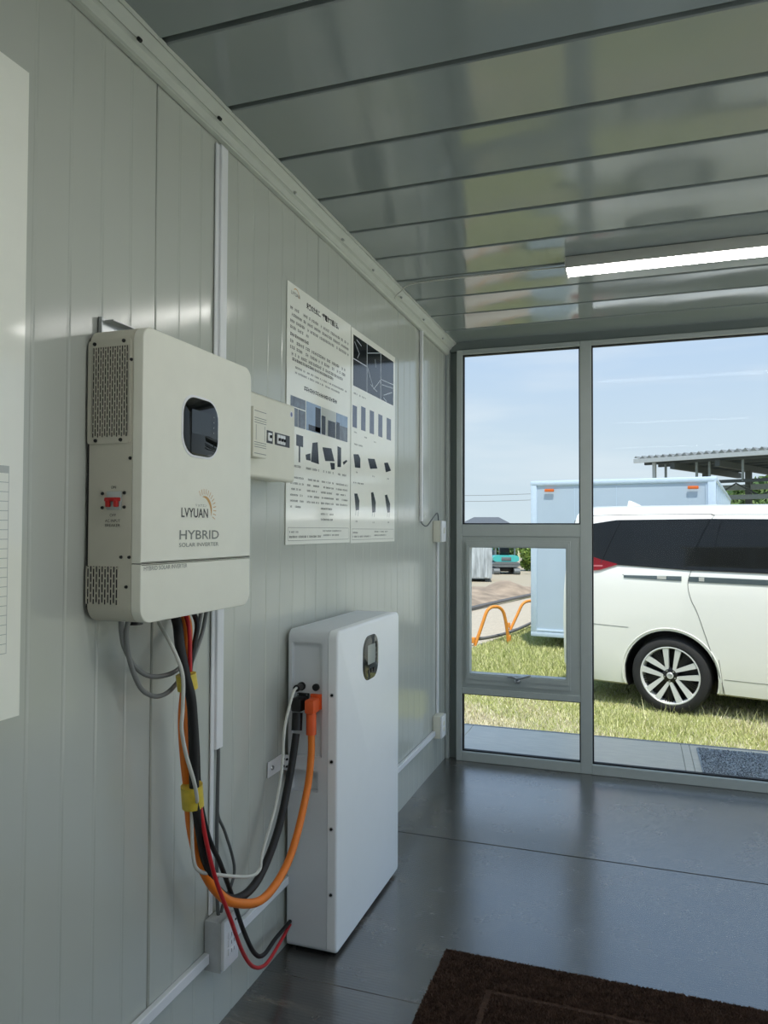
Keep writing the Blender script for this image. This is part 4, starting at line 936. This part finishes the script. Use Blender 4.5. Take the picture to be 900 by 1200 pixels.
# ---- pale blue truck body behind the van
TA = R(-7.5); TL = 2.36
TR = thing('box_truck', (-.366, 10.40, G), 'pale blue box truck body with orange marker lamps behind the van', 'truck', rot=TA, local=True)
tb0, tb1, LB = .186, 2.335, 7.0
box('cargo_box', .01, TL-.01, .01, LB, tb0+.01, tb1-.01, 'truck_blue', TR)
for x0, x1 in ((0, .085), (TL-.10, TL)): box('corner_post', x0, x1, -.008, .10, tb0, tb1-.04, 'truck_frame', TR, bev=.012)
box('roof_rail', 0, TL, -.014, .10, tb1-.075, tb1, 'truck_frame', TR, bev=.025); box('roof_rail', TL-.07, TL+.012, .0, LB, tb1-.075, tb1, 'truck_frame', TR, bev=.02); box('roof_rail', -.012, .07, .0, LB, tb1-.075, tb1, 'truck_frame', TR, bev=.02)
box('bottom_rail', 0, TL, -.010, .06, tb0, tb0+.06, 'truck_frame', TR, bev=.006); box('bottom_rail', 0, TL, -.006, .03, tb0+.068, tb0+.10, 'truck_frame', TR, bev=.004)
box('panel_joint', .60, .606, .006, .012, tb0+.1, tb1-.1, 'truck_frame', TR); box('panel_joint', 1.15, 1.156, .006, .012, tb0+.1, tb1-.1, 'truck_frame', TR)
for i in range(12): box('side_rib', TL-.012, TL+.012, .3+.55*i, .345+.55*i, tb0+.05, tb1-.08, 'truck_frame', TR)
for x in (.20, TL-.33): box('marker_lamp', x, x+.13, -.034, -.012, tb1-.155, tb1-.115, 'marker_orange', TR, bev=.008)
box('hinge_strip', TL-.118, TL-.104, -.006, .02, tb0+.1, tb1-.1, 'truck_frame', TR)
box('chassis', .5, 1.86, .3, 6.8, .10, tb0, 'car_trim', TR)
for x in (.32, 1.75):
    for yy in (.75, 5.9): obj('tyre', cyl_bm((x, yy, .22), (x+.26, yy, .22), .225, n=28), 'tyre', TR, smooth=35)

# ---- corrugated carport further off
CP = thing('carport', (.95, 21.1, G), 'grey steel carport with corrugated roof seen above the truck', 'carport', rot=R(-26), local=True)
zr = 3.50; CL, CDp = 9.0, 5.0
bb = bmesh.new(); ncor = 48; g = []
for i in range(ncor*4+1):
    x = CL*i/(ncor*4); z = .05*math.sin(i*math.pi/2)
    g.append([bb.verts.new((x, yy, zr+.12+z+sl_*yy+.006*x)) for yy, sl_ in ((0, 0), (CDp, .03))])
for i in range(len(g)-1): bb.faces.new((g[i][0], g[i+1][0], g[i+1][1], g[i][1]))
bmesh.ops.solidify(bb, geom=bb.faces[:], thickness=.012); obj('roof_sheet', bb, 'carport_roof', CP, smooth=60)
box('fascia', 0, CL, -.03, .03, zr-.02, zr+.09, 'carport_roof', CP)
for i in range(6): box('purlin', .1, CL, .4+.85*i, .5+.85*i, zr-.05, zr+.05, 'carport_dark', CP)
for x in (.95, 2.1, 4.4, 6.7):
    box('rafter', x, x+.12, .1, CDp-.1, zr-.22, zr-.06, 'carport_dark', CP)
    box('column', x, x+.14, 2.2, 2.34, 0, zr-.2, 'carport_dark', CP)
box('beam', .8, CL, 2.2, 2.34, zr-.72, zr-.58, 'carport_steel', CP); box('beam', .6, CL, .5, .58, zr-.62, zr-.54, 'carport_dark', CP); box('beam', 1.6, CL, 1.2, 1.3, zr-1.02, zr-.90, 'carport_steel', CP)
for i in range(6): tube('brace', [(1.6+1.2*i, 1.25, zr-.95), (2.2+1.2*i, 1.25, zr-.6), (2.8+1.2*i, 1.25, zr-.95)], .025, 'carport_dark', CP, n=5, k=1)
for x in (.62, 1.45, 1.78, 2.6, 3.6): box('hanger', x, x+.05, .5, .55, zr-.60, zr-.02, 'carport_steel', CP)
box('front_post', .42, .50, .2, .28, 0, zr-.02, 'carport_roof', CP)

# ---- trees and shrubs
def tree(name, loc, rx, rz, h0, n, leaf, tones, label, trunk=True, group=None):
    t = thing(name, loc, label, 'tree' if trunk else 'shrub', group); L = Vector(loc)
    cl = rng.normal(0, 1, (9, 3)); cl /= np.linalg.norm(cl, axis=1)[:, None]; cl *= np.array([rx*.62, rx*.62, rz*.6])
    k = rng.integers(0, 9, n); d_ = rng.normal(0, 1, (n, 3)); d_ /= np.linalg.norm(d_, axis=1)[:, None]; rad = rng.random(n)**.4
    c = cl[k]+d_*rad[:, None]*np.array([rx*.5, rx*.5, rz*.48]); c[:, 2] += h0+rz; c[:, 2] = np.maximum(c[:, 2], .02); c += np.array(loc)
    a1 = rng.normal(0, 1, (n, 3)); a1 /= np.linalg.norm(a1, axis=1)[:, None]; a2 = np.cross(a1, rng.normal(0, 1, (n, 3))); a2 /= np.linalg.norm(a2, axis=1)[:, None]
    lf = leaf*rng.uniform(.6, 1.3, n)[:, None]; V = np.zeros((n*4, 3))
    V[0::4] = c-a1*lf; V[1::4] = c-a2*lf*.5; V[2::4] = c+a1*lf; V[3::4] = c+a2*lf*.5
    tone = np.array(tones)[rng.integers(0, len(tones), n)]*rng.uniform(.7, 1.25, n)[:, None]
    fast('foliage', V, 4, 'foliage', t, 'stuff', tone)
    st = bmesh.new(); m_ = 3
    for i in range(m_):
        a = i*2.1; tube_bm([L+Vector((0, 0, -.05)), L+Vector((.1*math.cos(a)*rx, .1*math.sin(a)*rx, h0+rz*.5)), L+Vector((.4*math.cos(a)*rx, .4*math.sin(a)*rx, h0+rz*1.1))], [rx*.06, rx*.04, rx*.02], 6, 3, bm=st)
    obj('trunk', st, 'bark', t, smooth=50); return t
GREEN = [(.10, .17, .055), (.15, .23, .08), (.20, .28, .11), (.07, .13, .05)]; LIME = [(.30, .42, .10), (.38, .50, .16), (.22, .34, .08)]
tree('leafy_tree', (6.0, 36, G), 3.0, 1.7, .8, 7000, .17, GREEN, 'broad green tree right of the truck under the carport roof')
tree('leafy_tree', (11.8, 40, G), 3.2, 1.9, .9, 5000, .17, GREEN, 'green tree at the right edge behind the van roof')
tree('reed_shrub', (-3.05, 30.5, G), .55, .85, .0, 1800, .13, LIME, 'bright green shrub right of the small excavator', trunk=False)
tree('reed_shrub', (-4.9, 33, G), .9, .8, .0, 1800, .13, GREEN, 'dark green shrub behind the small excavator', trunk=False)

# ---- things seen through the opening sash
road = raw('road', [(-1.45, 8.6, G+.010), (-1.10, 10.35, G+.010), (-.71, 12.7, G+.010), (.6, 20.5, G+.010), (-.9, 21.3, G+.010), (-1.49, 18.4, G+.010), (-2.19, 15.0, G+.010), (-3.4, 9.2, G+.010)], [tuple(range(8))], 'road_gravel', kind='structure')
rd2 = raw('gravel_yard', [(-40, 21.4, G+.006), (20, 21.4, G+.006), (20, 46, G+.006), (-40, 46, G+.006)], [(0, 1, 2, 3)], 'sand_grey', kind='structure')
V, F = [], []; nx, ny = 30, 40; bd = Vector((.202, .979)); bp_ = Vector((-3.1, 10.6))
for i in range(nx+1):
    for j in range(ny+1):
        q = bp_+bd*(10.4*j/ny)+Vector((-.979, .202))*(.05+4.2*i/nx); x, yy = q
        e_ = min(i/7, (nx-i)/6, j/6, (ny-j)/7, 1); h = .20*e_**.7*(.9+.3*math.sin(x*1.7+yy*.8))+.05*e_*math.sin(x*5.1+yy*3.3)+random.uniform(-.02, .02)*e_+.22*math.exp(-((x+2.1)**2+(yy-19.0)**2)/.5)
        V.append((x, yy, G-.01+max(0, h)))
for i in range(nx):
    for j in range(ny): F.append((i*(ny+1)+j, (i+1)*(ny+1)+j, (i+1)*(ny+1)+j+1, i*(ny+1)+j+1))
tag(raw('soil_heap', V, F, 'dirt', smooth=60), 'low heap of brown soil beyond the pale road', 'soil')
tag(tube('edging_pipe', [(-2.85, 11.6, G+.06), (-2.2, 14.75, G+.06), (-1.72, 17.1, G+.07), (-1.2, 19.6, G+.06)], .045, 'pipe_grey', n=6, k=4), 'dark pipe lying along the far side of the pale road', 'pipe')
def hoop(x0, y0_, x1, y1_, h, label):
    t = thing('barrier_hoop', ((x0+x1)/2, (y0_+y1_)/2, G), label, 'barrier', 'orange barrier hoops')
    a, b_ = Vector((x0, y0_, G-.05)), Vector((x1, y1_, G-.05)); d_ = b_-a; P = []
    for u, z in ((0, 0), (.14, .32), (.27, .64), (.37, .88), (.47, .975), (.60, 1), (.73, .975), (.84, .87), (.91, .64), (.965, .32), (1, 0)): P.append(a+d_*u+Vector((0, 0, z*h)))
    tube('hoop_pipe', P, .024, 'pipe_orange', t, n=10, k=4)
    for p in (a, b_): box('clamp', p.x-.03, p.x+.03, p.y-.03, p.y+.03, G+.05, G+.13, 'pipe_orange', t, bev=.006)
hoop(-1.17, 10.35, -.73, 10.75, .60, 'orange tubular barrier hoop in front of the grey rod')
hoop(-.98, 12.2, -.45, 12.7, .52, 'orange tubular barrier hoop beside the blue truck edge')
hoop(-1.72, 9.75, -1.10, 9.45, .55, 'orange barrier hoop mostly hidden by the left window frame')
tag(tube('barrier_rod', [(-1.9, 9.9, G+.09), (-1.12, 10.42, G+.10), (-.78, 11.3, G+.11), (-.60, 12.9, G+.11)], .024, 'pipe_grey', n=8), 'grey rod along the ground joining the orange hoops', 'rod')
CR = thing('storage_crate', (-3.56, 23.3, G), 'weathered grey storage container beside the excavator', 'container', rot=R(12), local=True)
box('crate_body', -1.9, .22, 0, 1.6, .12, 1.62, 'crate_grey', CR, bev=.02)
for i in range(9): box('corrugation', -1.86+.23*i, -1.77+.23*i, -.03, .0, .16, 1.58, 'crate_grey', CR)
for x in (-1.8, -.9, .0): box('skid', x, x+.14, .05, 1.55, 0, .12, 'carport_dark', CR)
EX = thing('excavator', (-3.80, 28.2, G), 'small teal excavator on tracks in the far yard', 'excavator', rot=R(18), local=True)
for x in (-.52, .30):
    prism('track', rr_loop(-.85, .85, .0, .36, .17, 6), 'x', x, x+.24, 'machine_grey', EX, smooth=35)
box('undercarriage', -.3, .32, -.5, .5, .16, .42, 'car_trim', EX, bev=.03)
prism('counterweight', rr_loop(-.55, .55, .42, .72, .16, 6), 'y', -.72, .5, 'machine_grey', EX, bev=.04)
prism('engine_cover', rr_loop(-.52, .52, .72, 1.08, .14, 6), 'y', -.66, .3, 'teal', EX, bev=.05)
box('cover_grille', -.2, .2, -.675, -.655, .78, .98, 'machine_grey', EX, bev=.01)
for x in (-.42, .36): box('canopy_post', x, x+.06, -.35, -.29, 1.05, 1.95, 'machine_grey', EX)
box('canopy', -.50, .50, -.5, .55, 1.95, 2.02, 'teal', EX, bev=.03); box('seat', -.2, .2, -.2, .2, 1.05, 1.5, 'car_trim', EX, bev=.05)
tube('boom', [(0, .5, .8), (-.1, 1.1, 1.9), (-.2, 1.9, 2.1), (-.25, 2.3, 1.2)], .08, 'teal', EX, n=8); box('bucket', -.45, -.05, 2.1, 2.5, .85, 1.25, 'machine_grey', EX, bev=.05)
box('blade', -.55, .55, .95, 1.02, .05, .35, 'machine_grey', EX)
EX.scale = (.92, .92, .66)
LP = thing('lamp_post', (-2.33, 27, G), 'slim grey lamp post left of the truck body', 'lamp post')
cyl('pole', (-2.33, 27, G-.05), (-2.33, 27, 2.72), .045, 'carport_steel', LP, n=8); box('lamp_head', -2.62, -2.30, 26.93, 27.07, 2.70, 2.80, 'carport_steel', LP, bev=.02)
HS = thing('house', (-13.7, 75, G), 'distant house with dark hip roof low on the horizon', 'house', rot=R(10), local=True)
box('wall', -2.3, 2.3, 0, 5, 0, 2.3, 'house_wall', HS)
raw('roof', [(-2.8, -.5, 2.2), (2.8, -.5, 2.2), (2.8, 5.5, 2.2), (-2.8, 5.5, 2.2), (-1.3, 2.5, 3.05), (1.3, 2.5, 3.05)], [(0, 1, 5, 4), (1, 2, 5), (2, 3, 4, 5), (3, 0, 4), (3, 2, 1, 0)], 'roof_slate', HS)
for x, yy in ((-22, 46), (.2, 44)):
    up = thing('utility_pole', (x, yy, G), 'grey utility pole carrying the overhead wires, %s' % ('far to the left' if x < -5 else 'hidden behind the truck body'), 'pole')
    cyl('pole', (x, yy, G-.1), (x, yy, 3.95), .13, 'concrete', up, n=10, r1=.09); box('cross_arm', x-.05, x+.05, yy-.5, yy+.5, 3.55, 3.63, 'carport_steel', up)
for z, dy, lb in ((3.66, .3, 'upper thin overhead wire crossing the pale sky'), (3.28, 0, 'lower thin overhead wire crossing the pale sky')):
    tag(tube('overhead_wire', [(-22, 46+dy, z+.3), (-16, 45.5+dy, z-.0), (-8, 44.7+dy, z-.2), (.2, 44+dy, z)], .012, 'pipe_grey', n=5), lb, 'wire')
